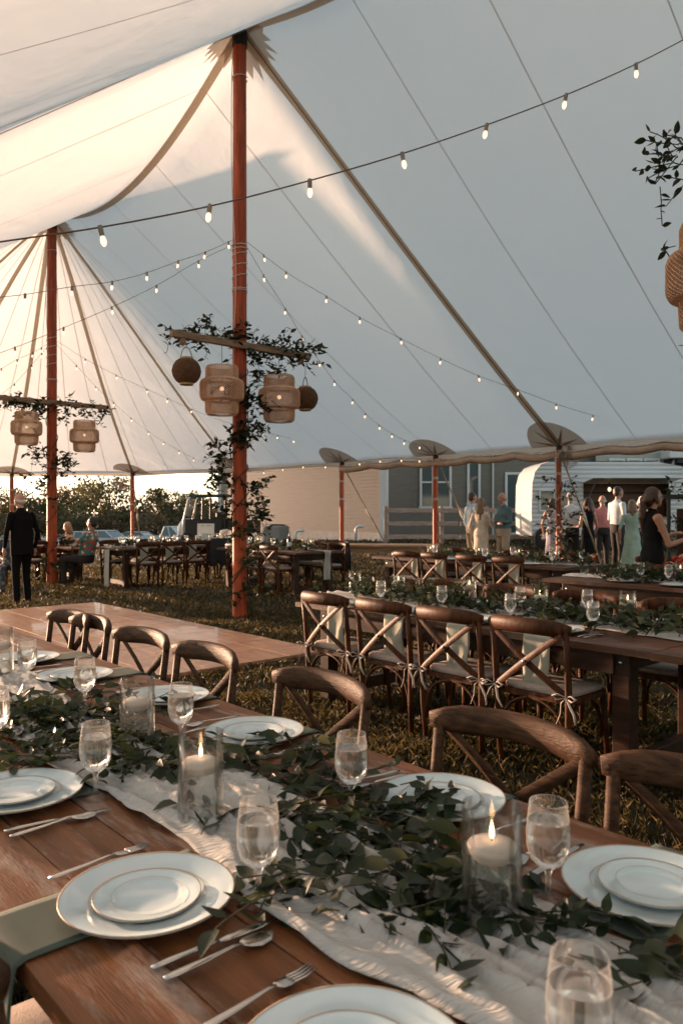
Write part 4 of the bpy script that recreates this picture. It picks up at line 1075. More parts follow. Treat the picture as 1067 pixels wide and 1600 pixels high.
for (px, py, lb) in ((150, 1245, 'frosted water goblet right of the left-edge plate'), (404, 1409, 'frosted water goblet at front centre beside the whole plate'), (549, 1267, 'frosted water goblet in the middle, on the far side of the garland'),
                     (856, 1410, 'frosted water goblet right of the burning front candle'), (283, 1163, 'frosted water goblet beside the unlit candle cylinder'), (133, 1108, 'frosted water goblet behind the dense foliage at left'),
                     (43, 1070, 'frosted water goblet farthest left on the far side'), (-6, 1172, 'frosted water goblet cut off by the left edge'), (905, 1735, 'blurred goblet top at the bottom edge')):
    p = onz(px, py, TZ); KG.place('water_goblet', lb, 'goblet', (p.x, p.y, TZ), random.uniform(0, 6), gg)
gc = 'floating candles in glass cylinders on the foreground table'
for (px, py, kit, lb) in ((314, 1286, KCD, 'burning floating candle in a glass cylinder at centre left'), (768, 1448, KCD, 'burning floating candle in a glass cylinder at front right'),
                          (215, 1168, KCU, 'unlit floating candle in a glass cylinder behind the dense foliage'), (2, 1056, KCU, 'candle cylinder cut off by the left edge')):
    p = onz(px, py, TZ); kit.place('candle_cylinder', lb, 'candle', (p.x, p.y, TZ+.012), random.uniform(0, 6), gc)

# runners: rumpled cheesecloth along a line parallel to the ridge
def runner(label, cmid, Za, Zb, half, z, nL, nW, amp, hang=(0, 0), seed=1, group='cheesecloth table runners', top=None, frame=None):
    L = (Za-Zb)/.7495
    o3 = cz(cmid, Za) if frame is None else frame[0]; d = Vc((-DU.x, -DU.y, 0)) if frame is None else frame[1]; e = Vc((DV.x, DV.y, 0)) if frame is None else frame[2]
    tot = L+sum(hang); sd = seed*13.7
    def f(a, b):
        l = a*tot-hang[0]; w = (b-.5)*2
        hw = half*(1+.28*noise.noise(Vc((l*1.3, sd, 0)))+.08*noise.noise(Vc((l*7, sd+w*2, 4))))
        off = .05*noise.noise(Vc((l*.9, sd+9, 0)))+.012*noise.noise(Vc((l*6, w*3, sd)))
        q = Vc((l*2.2, w*3.2, sd)); wq = w+.35*noise.noise(Vc((l*2, w, sd+7))); rdg = 1-abs(noise.noise(Vc((l*1.6, wq*4.2, sd)))*2.4); r2 = 1-abs(noise.noise(Vc((l*5+w*1.5, wq*11, sd+4)))*2.6); r3 = 1-abs(noise.noise(Vc((l*14-w*2, wq*16, sd+2)))*2.6); fine = noise.noise(Vc((l*45, w*34, sd)))+.8*max(0, r3)
        zz = z+.003+amp*(max(0, rdg)**2*.7+max(0, r2)**2*.40+.08*fine+.15)*(1-.55*abs(w)**3)
        dz = 0
        ll = l
        if l < 0: dz = l; ll = -.012-.02*max(0, noise.noise(Vc((w*4, l*3, sd)))); 
        if l > L: dz = L-l; ll = L+.012+.02*max(0, noise.noise(Vc((w*4, l*3, sd))))
        if dz: zz = z+.004+dz; hw *= .72; ll += (.014*math.sin(w*9+l*2))*(1 if l > L else -1)
        return o3+d*ll+e*(off+w*hw)+Vc((0, 0, max(zz, .012)))
    o = link('table_runner', G().grid(f, nL, nW).mesh('table_runner', M['runner'], True)); md = o.modifiers.new('s', 'SOLIDIFY'); md.thickness = .002
    return tag(o, label, 'table runner', group)
runner('rumpled cream cheesecloth runner along the foreground table', 1.29, 4.6, .2, .175, TZ, 560, 48, .030, seed=3)
runner('cream cheesecloth runner along the middle table', 5.60, 6.5, 1.9, .15, TZ, 240, 16, .018, seed=5)
runner('cream runner of the back table, hanging down at its right end', 11.8, 12.2, 9.86, .13, TZ, 160, 12, .012, hang=(0, .62), seed=6)
runner('bunched cream runner on the right-hand table by the woman in black', 9.85, 8.36, 5.8, .16, TZ, 160, 14, .02, hang=(.16, 0), seed=7)
runner('cream runner hanging off the table right of the centre pole', None, 2.5*.7495, 0, .10, TZ, 120, 10, .01, hang=(0, .5), seed=8, frame=(T7m-Vc((-DU.x, -DU.y, 0))*1.25+Vc((DV.x, DV.y, 0))*.16, Vc((-DU.x, -DU.y, 0)), Vc((DV.x, DV.y, 0))))
runner('white runner trailing to the grass from the long far table', None, 3.2*.7495, 0, .12, TZ, 140, 10, .01, hang=(.80, 0), seed=9, frame=(T5a+Vc((DU.x, DU.y, 0))*.5-Vc((DV.x, DV.y, 0))*.08, Vc((DV.x, DV.y, 0)), Vc((DU.x, DU.y, 0))))

# garlands
def garland_px(label, clusters, z, seed, n_obj, sc, L=.16, name='leaf_garland', group='leafy table garlands', pale=.16, up=.05):
    """clusters: photo spots on the table (px, py, spread in metres, sprigs)"""
    rnd = random.Random(seed); lv = []; st = G(); c0 = onz(clusters[0][0], clusters[0][1], z)
    t = thing(name, label, 'garland', c0, 0, group)
    for (px, py, rad, n) in clusters:
        p = onz(px, py, z) if py > 800 else None
        for i in range(n):
            a = rnd.uniform(0, 2*math.pi); rr = rad*math.sqrt(rnd.random())
            s_ = p+Vc((math.cos(a)*rr, math.sin(a)*rr, .012+rnd.uniform(0, up)))
            d = Vc((rnd.uniform(-1, 1), rnd.uniform(-1, 1), rnd.uniform(-.1, .15)))
            k0 = len(lv); sprig(rnd, s_-c0, d, L*rnd.uniform(.5, 1.4), lv, .026, .9, sc, st, .7, pale)
            for j in range(k0, len(lv)):
                q, e, s2, kk = lv[j]; q.z = max(q.z, .012+rnd.uniform(0, .012)); lv[j] = (q, leaf_rot(rnd, .45, e.z), s2, kk)
    order = sorted(range(len(lv)), key=lambda j: (lv[j][0]+c0).y)
    near = set(order[:n_obj])
    for j in sorted(near):
        q, e, s2, kk = lv[j]; link('leaf', LEAF[kk], t, q, e, s2)
    rest = [lv[j] for j in range(len(lv)) if j not in near]
    if rest: tag(link('foliage', foliage_mesh('foliage', rest), t), kind='stuff')
    tag(st.build('stem', M['stem'], t), kind='stuff')
garland_px('dark green smilax garland sprawling along the foreground table',
           [(20, 1120, .10, 26), (70, 1140, .11, 34), (130, 1135, .10, 34), (180, 1165, .09, 30), (60, 1185, .07, 18), (140, 1195, .06, 16), (220, 1195, .06, 16), (250, 1215, .05, 9), (215, 1118, .05, 7), (120, 1090, .05, 8),
            (300, 1200, .05, 4), (385, 1215, .06, 9), (455, 1185, .06, 10), (490, 1235, .07, 13), (560, 1285, .07, 13), (630, 1270, .06, 11), (520, 1320, .07, 13), (450, 1300, .04, 4), (600, 1320, .06, 8), (500, 1370, .06, 8), (570, 1390, .05, 7), (640, 1360, .05, 7),
            (435, 1420, .045, 8), (620, 1420, .04, 5), (690, 1395, .05, 9), (650, 1470, .04, 6), (720, 1440, .04, 6), (570, 1440, .02, 1), (310, 1330, .01, 1), (340, 1280, .02, 1), (720, 1360, .02, 1), (800, 1440, .05, 5), (855, 1470, .05, 5), (960, 1510, .05, 4), (1040, 1570, .05, 5), (500, 1440, .02, 1), (350, 1170, .03, 2), (230, 1075, .03, 2)],
           TZ, 21, 290, (.6, 1.15), .14, pale=.18, up=.035)
def garland_uv(label, cmid, Za, Zb, n, seed, width=.12, sc=(.9, 1.4), group='leafy table garlands', z=TZ, frame=None):
    rnd = random.Random(seed); lv = []; st = G(); o3 = cz(cmid, Za) if frame is None else frame[0]
    d0 = (cz(cmid, Zb)-o3) if frame is None else frame[1]
    t = thing('leaf_garland', label, 'garland', (o3.x, o3.y, z), 0, group)
    for i in range(n):
        q = d0*rnd.random()+Vc((DV.x, DV.y, 0))*rnd.gauss(0, width)+Vc((0, 0, .015+abs(rnd.gauss(0, .03))))
        sprig(rnd, q, Vc((rnd.uniform(-1, 1), rnd.uniform(-1, 1), rnd.uniform(0, .8))), .15, lv, .035, .4, sc, st, .7, .25)
    tag(link('foliage', foliage_mesh('foliage', lv), t), kind='stuff'); tag(st.build('stem', M['stem'], t), kind='stuff')
garland_uv('leafy garland along the middle table', 5.62, 6.25, 3.9, 260, 31, .11)
garland_uv('leafy garland on the plank table at the right edge', 5.62, 3.9, 2.6, 170, 32, .14)
garland_uv('leafy garland along the back table', 11.85, 11.9, 9.8, 110, 33, .11, (1.1, 1.8))
garland_uv('heaped leafy garland on the right-hand table by the woman in black', 9.85, 8.05, 6.0, 230, 34, .13, (1.0, 1.6))
garland_uv('leafy garland on the table right of the centre pole', None, 0, 0, 60, 35, .1, (1.1, 1.8), frame=(T7m-Vc((-DU.x, -DU.y, 0))*1.1, Vc((-DU.x, -DU.y, 0))*2.2))
garland_uv('thin leafy garland on the long far table beyond the dance floor', None, 0, 0, 80, 36, .08, (1.1, 1.8), frame=(T5a+Vc((DU.x, DU.y, 0))*.53, Vc((DV.x, DV.y, 0))*3))

# middle table tableware
g2s = 'place settings on the middle table'
for k, Z in enumerate([5.47, 5.03, 4.62, 4.20]):
    w = ['leftmost', 'second', 'third', 'rightmost'][k]; p = cz(5.12, Z+.20)
    setting(p.x, p.y, 1, 'before the '+w+' chair of the middle table', g2s, edge=(5.12-4.86)/1.334, drop=.30, nm=M['sage_pale'], pieces='kf' if k < 3 else 'kfs')
for k, Z in enumerate([5.98, 5.50, 4.98, 4.1]):
    p = cz(6.05, Z-.25); setting(p.x, p.y, -1, 'at the '+ORD[k]+' place across the middle table', g2s, edge=.18, drop=.1, pieces='f', napkin=False)
p = cz(5.15, 3.72); plate_at(p.x, p.y, 'at the right end of the middle table', g2s)
for i, (px, py) in enumerate([(595, 908), (690, 916), (797, 928), (812, 917), (917, 922), (926, 940)]):
    s_ = (py-800)/.512; p = Vc(((px-533.5)/s_, 1200/s_, TZ))
    KG.place('water_goblet', ['leftmost water goblet on the middle table', 'second water goblet from the left on the middle table', 'front goblet of the pair at the middle of the middle table', 'rear goblet of the pair at the middle of the middle table', 'rear goblet of the right pair on the middle table', 'front goblet of the right pair on the middle table'][i], 'goblet', p, 0, 'water goblets on the middle table')
for i, (px, py) in enumerate([(554, 893), (622, 897), (733, 903), (843, 918), (980, 925)]):
    s_ = (py-800)/.495; p = Vc(((px-533.5)/s_, 1200/s_, TZ+.012))
    KCD.place('candle_cylinder', ['leftmost', 'second', 'third', 'fourth', 'rightmost'][i]+' candle cylinder from the left on the middle table', 'candle', p, 0, 'candle cylinders on the middle table')
KV = Kit(); KV.part('cup', G().lathe([(0, 0), (.026, 0), (.030, .01), (.033, .06), (.031, .06), (.028, .01), (0, .008)], 18), mat('mercury_glass', (.42, .36, .28), .25, .7, var=.4, vscale=60), True)
KV.part('tea_candle', G().lathe([(0, .035), (.026, .035), (.026, .02)], 16), M['wax'])
for i, (px, py) in enumerate([(958, 975), (808, 948), (1045, 985)]):
    p = onz(px, py, TZ); KV.place('votive_holder', ['small mercury-glass votive right of the middle of the middle table', 'small mercury-glass votive between the goblets of the middle table', 'small votive at the right edge of the middle table'][i], 'candle holder', p, 0, 'votive holders on the middle table')
# back table, right-hand table and the far tables: goblets, candles, plates
def along(tab, n, c0, c1, Za, Zb, kind, seed):
    rnd = random.Random(seed); group = kind+' on '+tab
    for i in range(n):
        q = (i+.5)/n; Z = Za+(Zb-Za)*q+rnd.uniform(-.08, .08); p = cz(rnd.choice((c0, c1))+rnd.uniform(-.1, .1), Z); z = TZ+.002
        lab = ORD[i]+' '+{'goblets': 'water goblet', 'candle cylinders': 'candle cylinder', 'plates': 'white plate'}[kind]+' from the left on '+tab
        if kind == 'goblets': KG.place('water_goblet', lab, 'goblet', (p.x, p.y, z), 0, group, 1.05)
        elif kind == 'candle cylinders': KCD.place('candle_cylinder', lab, 'candle', (p.x, p.y, z), 0, group)
        else: KP.place('dinner_plate', lab, 'plate', (p.x, p.y, z), 0, group)
along('the back table', 5, 11.45, 12.2, 11.6, 9.7, 'goblets', 1); along('the back table', 4, 11.7, 11.9, 11.8, 9.9, 'candle cylinders', 2); along('the back table', 4, 11.3, 11.3, 11.2, 9.9, 'plates', 3)
for k, Z in enumerate([11.2, 10.85, 10.35, 9.9]):
    p = cz(11.3, Z); w = .17
    o = link('napkin', G().grid(lambda a, b: ((b-.5)*w, -.012-.008*math.sin(b*7+a*3), -.28*a), 8, 6).mesh('napkin', M['sage_pale'], True), None, (*cz(11.07, Z+.09).xy, TZ+.002), ROT_DV)
    tag(o, 'pale napkin hanging behind the '+['leftmost', 'second', 'third', 'rightmost'][k]+' chair of the back table', 'napkin', 'napkins hanging from the back table'); o.modifiers.new('s', 'SOLIDIFY').thickness = .003
along('the right-hand table', 4, 9.6, 10.1, 7.8, 6.4, 'goblets', 4); along('the right-hand table', 3, 9.7, 9.95, 7.75, 6.5, 'candle cylinders', 5); along('the right-hand table', 3, 9.45, 10.3, 7.7, 6.6, 'plates', 6)
KF = Kit(); KF.part('glass', G().lathe([(0, .002), (.036, .002), (.038, .09), (.035, .09), (.034, .008), (0, .008)], 14), M['frost'], True)
def far_row(tab, o, d, n, seed):
    rnd = random.Random(seed)
    for i in range(n):
        p = o+d*((i+.5)/n)+Vc((DU.x, DU.y, 0))*rnd.uniform(-.3, .3)+Vc((DV.x, DV.y, 0))*rnd.uniform(-.05, .05); p.z = TZ+.002
        r_ = rnd.random(); lab = ORD[i]+' of the glasses from the left on '+tab
        (KG if r_ < .4 else (KCD if r_ < .65 else KF)).place('water_goblet' if r_ < .4 else ('candle_cylinder' if r_ < .65 else 'tumbler'), lab, 'goblet' if r_ < .4 else ('candle' if r_ < .65 else 'glass'), p, 0, 'glasses on '+tab, 1.15)
far_row('the long table beyond the dance floor', T5a+Vc((DU.x, DU.y, 0))*.53, Vc((DV.x, DV.y, 0))*2.9, 12, 8)
far_row('the back of the long far table', T5a+Vc((DU.x, DU.y, 0))*.9+Vc((DV.x, DV.y, 0))*.15, Vc((DV.x, DV.y, 0))*2.6, 11, 18)
bt = thing('wine_bottle', 'dark wine bottle on the table right of the centre pole', 'bottle', (T7m.x+.25, T7m.y-.35, TZ+.002))
G().lathe([(0, 0), (.036, 0), (.038, .02), (.038, .18), (.030, .21), (.014, .24), (.013, .30), (0, .30)], 16).build('bottle_glass', mat('dark_bottle', (.01, .012, .008), .15), bt, 40)
G().lathe([(.0385, .06), (.0388, .061), (.0388, .14), (.0385, .141)], 16).build('paper_label', M['china'], bt)
far_row('the table right of the centre pole', T7m-Vc((-DU.x, -DU.y, 0))*1.1, Vc((-DU.x, -DU.y, 0))*2.2, 7, 9)
for k, t_ in enumerate([.42, .96, 1.48]):
    p = T5a+Vc((DV.x, DV.y, 0))*t_
    o = link('napkin', G().grid(lambda a, b: ((b-.5)*.17, -.014-.008*math.sin(b*7+a*3), -.26*a), 8, 6).mesh('napkin', M['sage_pale'], True), None, (p.x, p.y, TZ+.002), math.atan2(DU.y, DU.x)-math.pi/2)
    tag(o, 'grey-green napkin behind the '+ORD[k]+' chair of the long table beyond the dance floor', 'napkin', 'napkins at the long table beyond the dance floor'); o.modifiers.new('s', 'SOLIDIFY').thickness = .003
# flower basket on the back table's end
fb = cz(12.0, 9.0); fb.z = ground_z(fb.x, fb.y)
t = thing('flower_arrangement', 'red and white flower arrangement standing right of the back table', 'flowers', (fb.x, fb.y, fb.z+.0))
G().lathe([(0, 0), (.16, 0), (.18, .45), (.20, .72), (.18, .72), (0, .70)], 18).build('barrel_stand', M['darkwood'], t, 40)
rnd = random.Random(9)
rm, wm = mat('red_petal', (.55, .05, .03), .7), mat('cream_petal', (.75, .62, .52), .7)
for i in range(34):
    a = rnd.uniform(0, 6.3); r = .22*math.sqrt(rnd.random()); gb = G()
    for q in range(6): gb.ball((.026*math.cos(q*1.05), .026*math.sin(q*1.05), .006*(q % 2)), (.022, .022, .012), 6)
    o = gb.build('blossom', rm if rnd.random() < .55 else wm, t, True); o.location = (r*math.cos(a), r*math.sin(a), .80+.12*(1-(r/.22)**2)+rnd.uniform(-.03, .03)); o.rotation_euler = (rnd.uniform(-.7, .7), rnd.uniform(-.7, .7), 0)
lv = []
for i in range(40): sprig(rnd, (rnd.uniform(-.15, .15), rnd.uniform(-.15, .15), .74), (rnd.uniform(-1, 1), rnd.uniform(-1, 1), .4), .14, lv, .04, .5, (1, 1.5))
tag(link('foliage', foliage_mesh('foliage', lv), t), kind='stuff')
# ------------------------------------------------------------------ house
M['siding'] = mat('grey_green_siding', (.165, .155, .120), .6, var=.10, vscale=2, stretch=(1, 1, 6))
M['siding_lit'] = mat('sunlit_siding', (.145, .128, .108), .6, var=.08, vscale=2, stretch=(1, 1, 6))  # copy of the siding, its colour toned for the sunlit wing
M['trim'] = mat('white_trim', (.66, .66, .64), .5)
M['pane'] = mat('window_pane', (.05, .085, .085), .06, spec=.9, coat=.4)
M['found'] = mat('concrete', (.42, .41, .39), .9, var=.15, vscale=5)
M['roof'] = mat('roof_shingle', (.05, .05, .052), .9, var=.3, vscale=8)
M['pvc'] = mat('white_pipe', (.62, .66, .67), .4)
def siding_wall(name, a, b, z0, z1, m, parent, step=.125):
    """each clapboard is a part of its own; a slopes out at its foot"""
    a, b = Vc(a), Vc(b); d = b-a; L = d.length; d.normalize(); n = Vc((d.y, -d.x))        # n: outwards, to the viewer
    k = int((z1-z0)/step); rot = math.atan2(d.y, d.x)
    bd = G().add([(0, -.020, 0), (L, -.020, 0), (L, -.006, step+.004), (0, -.006, step+.004), (0, .06, step+.004), (L, .06, step+.004), (0, .06, 0), (L, .06, 0)],
                 [(0, 1, 2, 3), (3, 2, 5, 4), (0, 6, 7, 1), (0, 3, 4, 6), (1, 7, 5, 2), (6, 4, 5, 7)]).mesh('clapboard', m)
    for i in range(k): link('clapboard', bd, parent, (a.x, a.y, z0+i*step), rot)
    return rot, n
hz = .42
house = thing('house', 'siding-clad house beyond the tent, tan side sunlit and grey side shaded', 'house')
A0, A1 = (-5.3, 33.6), (1.35, 27.0)
r1, n1 = siding_wall('clapboard', A0, A1, hz+.30, 4.6, M['siding_lit'], house)
def wall_box(a, b, z0, z1, th, m, name, off=0.0):
    a, b = Vc(a), Vc(b); d = (b-a).normalized(); n = Vc((-d.y, d.x)); c = (a+b)/2+n*(th/2+off)
    return G().box((c.x, c.y, (z0+z1)/2), ((b-a).length, th, z1-z0), (0, 0, math.atan2(d.y, d.x))).build(name, m, house)
wall_box(A0, A1, hz-.5, hz+.30, .3, M['found'], 'foundation', -.02)
wall_box((A1[0]-.02, A1[1]-.05), (A1[0]+.22, A1[1]-.15), hz-.1, 4.6, .22, M['trim'], 'corner_board')
wall_box((A0[0]-.1, A0[1]-.02), (A0[0]+.06, A0[1]-.08), hz-.1, 4.6, .2, M['trim'], 'corner_board')
# left wing body and end
wall_box(A0, A1, 0, 4.6, 4.0, M['siding_lit'], 'wing_body', .08)
B0, B1 = (1.57, 28.3), (9.6, 28.3)
r2, n2 = siding_wall('clapboard', B0, B1, hz+.15, 4.7, M['siding'], house)
wall_box(B0, B1, hz-.5, hz+.15, .3, M['found'], 'foundation', -.02); wall_box(B0, B1, 0, 4.7, 4, M['siding'], 'wing_body', .08)
def window(px0, px1, z0, z1, yw, split=True, mull=False, parent=house):
    s_ = FPX/yw; x0, x1 = (px0-533.5)/s_, (px1-533.5)/s_; cx = (x0+x1)/2; w = x1-x0; y = yw-.05
    f = G(); fw = .09
    for (c, d) in (((cx, z1-fw/2), (w, fw)), ((cx, z0+fw/2), (w+.06, fw)), ((x0+fw/2, (z0+z1)/2), (fw, z1-z0-2*fw)), ((x1-fw/2, (z0+z1)/2), (fw, z1-z0-2*fw))):
        f.box((c[0], y, c[1]), (d[0], .08, d[1]), None, .006)
    if split: f.box((cx, y, (z0+z1)/2), (w-2*fw, .07, .06))
    if mull: f.box((cx+.0, y, (z0+z1)/2), (.08, .07, z1-z0-2*fw))
    wn_ = f.build('window', M['trim'], parent)
    zs = ((z0+fw, (z0+z1)/2-.03), ((z0+z1)/2+.03, z1-fw)) if split else ((z0+fw, z1-fw),)
    for (za, zb) in zs: G().box((cx, y+.02, (za+zb)/2), (w-2*fw, .01, zb-za)).build('pane', M['pane'], wn_)
zy = lambda py, yw: CAMH-(py-800)/FPX*yw
window(655, 705, zy(795, 28.3), zy(712, 28.3), 28.3)
window(729, 750, zy(790, 28.3), zy(712, 28.3), 28.3, False)
window(788, 838, zy(836, 28.3), zy(738, 28.3), 28.3, False, True)
s_ = FPX/28.3
G().tube([((769-533.5)/s_, 28.2, .5), ((769-533.5)/s_, 28.2, 4.5)], .035, 6).build('downspout', M['trim'], house)
# upper storey to the right, above the camper
C0, C1 = ((893-533.5)/43*1.0, 27.9), (1036-533.5)/43
siding_wall('clapboard', ((930-533.5)/43, 27.9), ((1036-533.5)/43, 27.9), 2.3, 4.4, mat('pale_siding', (.36, .36, .31), .6), house)
for a in (950, 977, 1004): window(a, a+25, 2.72, zy(716, 27.9), 27.9, False)
G().box(((1047-533.5)/43, 27.6, 3.5), (.75, 1.0, .28), None, .02).build('gutter_end', M['trim'], house)
G().tube([((1047-533.5)/43, 27.5, 3.35), ((1043-533.5)/43, 27.6, 3.05), ((1037-533.5)/43, 27.8, 2.95), ((1037-533.5)/43, 27.8, .5)], .06, 8).build('downspout', M['trim'], house, True)
G().add([(11.9, 27.2, 3.35), (18, 27.2, 3.35), (18, 32, 5.6), (11.9, 32, 5.6), (11.9, 27.2, 3.2), (18, 27.2, 3.2), (18, 32, 3.2), (11.9, 32, 3.2)], [(0, 1, 2, 3), (4, 5, 1, 0), (0, 3, 7, 4), (1, 5, 6, 2), (3, 2, 6, 7), (4, 7, 6, 5)]).build('porch_roof', M['roof'], house)
G().box((15, 29.5, 1.8), (6, 3, 2.8)).build('porch_wall', M['siding'], house)
for (x0, y0, x1, y1, zt) in ((-5.4, 26.3, 2.2, 33.5, 4.6), (1.8, 27.8, 12.4, 33.5, 4.7)):
    xm = (y0+y1)/2
    G().add([(x0, y0, zt), (x1, y0, zt), (x1, y1, zt), (x0, y1, zt), (x0, xm, zt+1.7), (x1, xm, zt+1.7)], [(0, 1, 5, 4), (2, 3, 4, 5), (0, 4, 3), (1, 2, 5), (0, 3, 2, 1)]).build('roof', M['roof'], house)
# heat pump, pipes
p = at(432, 838, 27.6); gz = ground_z(p.x, p.y)
t = thing('air_conditioner', 'grey air conditioner unit standing against the tan wall', 'air conditioner', (p.x, p.y, gz), R(-25))
mg = mat('condenser_grey', (.25, .26, .25), .6)
G().box((0, 0, .04), (.85, .85, .08)).build('pad', M['found'], t)
G().box((0, 0, .45), (.70, .70, .72), None, .05).build('cabinet', mg, t)
for i in range(14): G().box((0, 0, .14+i*.045), (.72, .72, .012), None, .002).build('louvre', mat('louvre_grey', (.12, .125, .12), .6) if i == 0 else bpy.data.materials['louvre_grey'], t)
G().lathe([(.32, .815), (.32, .84), (.05, .86)], 20).build('fan_grille', M['black'], t)
for (px, py, lb) in ((462, 830, 'small grey meter pipe on the tan wall beside the air conditioner'), (556, 843, 'white bent pipe at the foot of the tan wall')):
    q = at(px, py, 26.9); gz = ground_z(q.x, q.y)
    tag(G().tube([(0, 0, 0), (0, 0, .42), (.04, -.03, .5), (.14, -.05, .53), (.30, -.05, .52)], .05, 8).build('vent_pipe', M['pvc'], None, True), lb, 'pipe').location = (q.x, q.y, gz)
# fence
FY = 24.6; fs_ = FPX/FY
M['fence'] = mat('grey_fence_wood', (.34, .27, .22), .8, var=.3, vscale=4, stretch=(1, 4, 6))
t = thing('rail_fence', 'weathered three-rail wooden fence in front of the shaded house wall', 'fence', ((603-533.5)/fs_, FY, .38))
for k, px in enumerate((603, 690, 760, 833)):
    G().box(((px-603)/fs_, .05, .62), (.13, .13, 1.28), None, .01).build('post', M['fence'], t)
for k in range(3):
    for (a, b) in ((603, 716), (718, 836)):
        G().box(((a+b)/2/fs_-603/fs_, -.04, .28+.42*k), ((b-a)/fs_-.02, .04, .14), (0, R(random.uniform(-.4, .4)), 0), .006).build('rail', M['fence'], t)

# ------------------------------------------------------------------ camper
def camper():
    Yc = 21.6; s_ = FPX/Yc; L = 5.3; X0 = (830-533.5)/s_; gz = .36
    t = thing('camper_trailer', 'white vintage camper trailer with its serving hatch open', 'camper', (X0, Yc, gz))
    cw = mat('camper_white', (.58, .585, .57), .35, spec=.6, coat=.3); inn = mat('camper_interior', (.17, .10, .06), .6)
    H = 2.52; zb = .42
    prof = [(0.02, zb), (0, 1.1), (.02, 1.9), (.10, 2.22), (.26, 2.42), (.5, H), (3.4, H), (4.3, 2.36), (4.9, 2.0), (5.25, 1.5), (5.3, 1.1), (5.2, zb)]
    # skin of horizontal ribs on the near side, with the hatch opening left free
    hx0, hx1, hz0, hz1 = 1.45, 3.85, .95, 1.88
    nz = 18; zs = np.linspace(zb, H-.02, nz)
    def xlim(z):
        lo = [p for p in prof[:6]]; hi = prof[6:]
        x0 = np.interp(z, [p[1] for p in lo], [p[0] for p in lo]); x1 = np.interp(z, [p[1] for p in hi[::-1]], [p[0] for p in hi[::-1]]); return float(x0), float(x1)
    def rib(x0a, x1a, z0, x0b, x1b, z1):
        n = 5; g = G(); vs = []
        for i in range(n):
            q = i/(n-1); z = z0+(z1-z0)*q; dep = -.016*math.sin(math.pi*q)
            vs += [(x0a+(x0b-x0a)*q, dep, z), (x1a+(x1b-x1a)*q, dep, z)]
        return g.add(vs, [(i*2, i*2+1, i*2+3, i*2+2) for i in range(n-1)])
    for a, b in zip(zs[:-1], zs[1:]):
        xa = xlim(a); xb = xlim(b); mid = (a+b)/2
        if hz0 < mid < hz1:
            rib(xa[0], hx0, a, xb[0], hx0, b).build('side_panel', cw, t, True); rib(hx1, xa[1], a, hx1, xb[1], b).build('side_panel', cw, t, True)
        else: rib(xa[0], xa[1], a, xb[0], xb[1], b).build('side_panel', cw, t, True)
    # wrap-around shell (front, roof, rear)
    g = G(); vs = []
    pf = prof; 
    for y in (0, 2.0): vs += [(x, y, z) for x, z in pf]
    n = len(pf); g.add(vs, [(i, i+1, n+i+1, n+i) for i in range(n-1)]+[tuple(range(n, 2*n))]); g.build('shell', cw, t, 35)
    G().box((2.65, 1.0, zb-.02), (5.1, 1.9, .06)).build('chassis', M['black'], t)
    G().box((2.65, .75, 1.35), (2.8, .04, 1.5)).build('interior_wall', inn, t)
    G().box((2.65, .12, .93), (2.5, .5, .04)).build('counter', mat('counter_wood', (.35, .22, .13), .5), t)
    for k in range(2): G().box((2.65, .66, 1.35+.3*k), (2.3, .14, .03)).build('shelf', M['darkwood'], t)
    # hatch flap
    fl_ = G().box((0, -.45, 0), (2.42, .92, .03), None, .01).build('hatch_flap', cw, t); fl_.location = (2.65, -.02, 1.92); fl_.rotation_euler = (R(-6), 0, 0)
    for sx in (-1, 1): G().tube([(2.65+sx*1.1, -.7, 1.86), (2.65+sx*1.1, 0, 1.35)], .012, 6).build('hatch_strut', M['bolt'], t)
    # front side window
    w = G()
    for (cx, cz_, dx, dz) in ((.62, 1.70, .86, .06), (.62, 1.12, .86, .06), (.22, 1.41, .06, .52), (1.02, 1.41, .06, .52), (.62, 1.41, .05, .52)): w.box((cx, -.035, cz_), (dx, .05, dz), None, .01)
    wo = w.build('window', M['trim'], t)
    for cx in (.42, .82): G().box((cx, -.018, 1.41), (.34, .012, .52)).build('pane', M['pane'], wo)
    # wheel at the front, mudguard
    wh = G().lathe([(.16, -.10), (.29, -.10), (.33, -.07), (.33, .07), (.29, .10), (.16, .10)], 26).build('wheel', mat('tyre_rubber', (.015, .015, .015), .8), t, 40)
    wh.location = (.38, -.10, .34); wh.rotation_euler = (R(90), 0, 0)
    G().lathe([(0, .10), (.08, .115), (.10, .09), (.17, .10), (.18, .07)], 24).build('hubcap', mat('hub_chrome', (.55, .53, .5), .2, 1.0), wh, True)
    for k, x in enumerate((2.1, 3.2)):
        b_ = G().ball((0, 0, 0), (.05, .05, .065), 10).build('pendant_bulb', M['bulb'], t, True); b_.location = (x, -.25, 1.72-.12*(k % 2)); G().tube([(0, 0, .05), (0, 0, .2)], .02, 6).build('socket', M['black'], b_)
    rv = G().box((0, 0, 0), (.6, .3, .06), (0, R(-22), 0), .01).build('roof_vent', cw, t); rv.location = (.75, .6, H+.16)
    sx = G().box((.63, -.03, .75), (.02, .03, .6)).build('trim_strip', M['trim'], t)
camper()

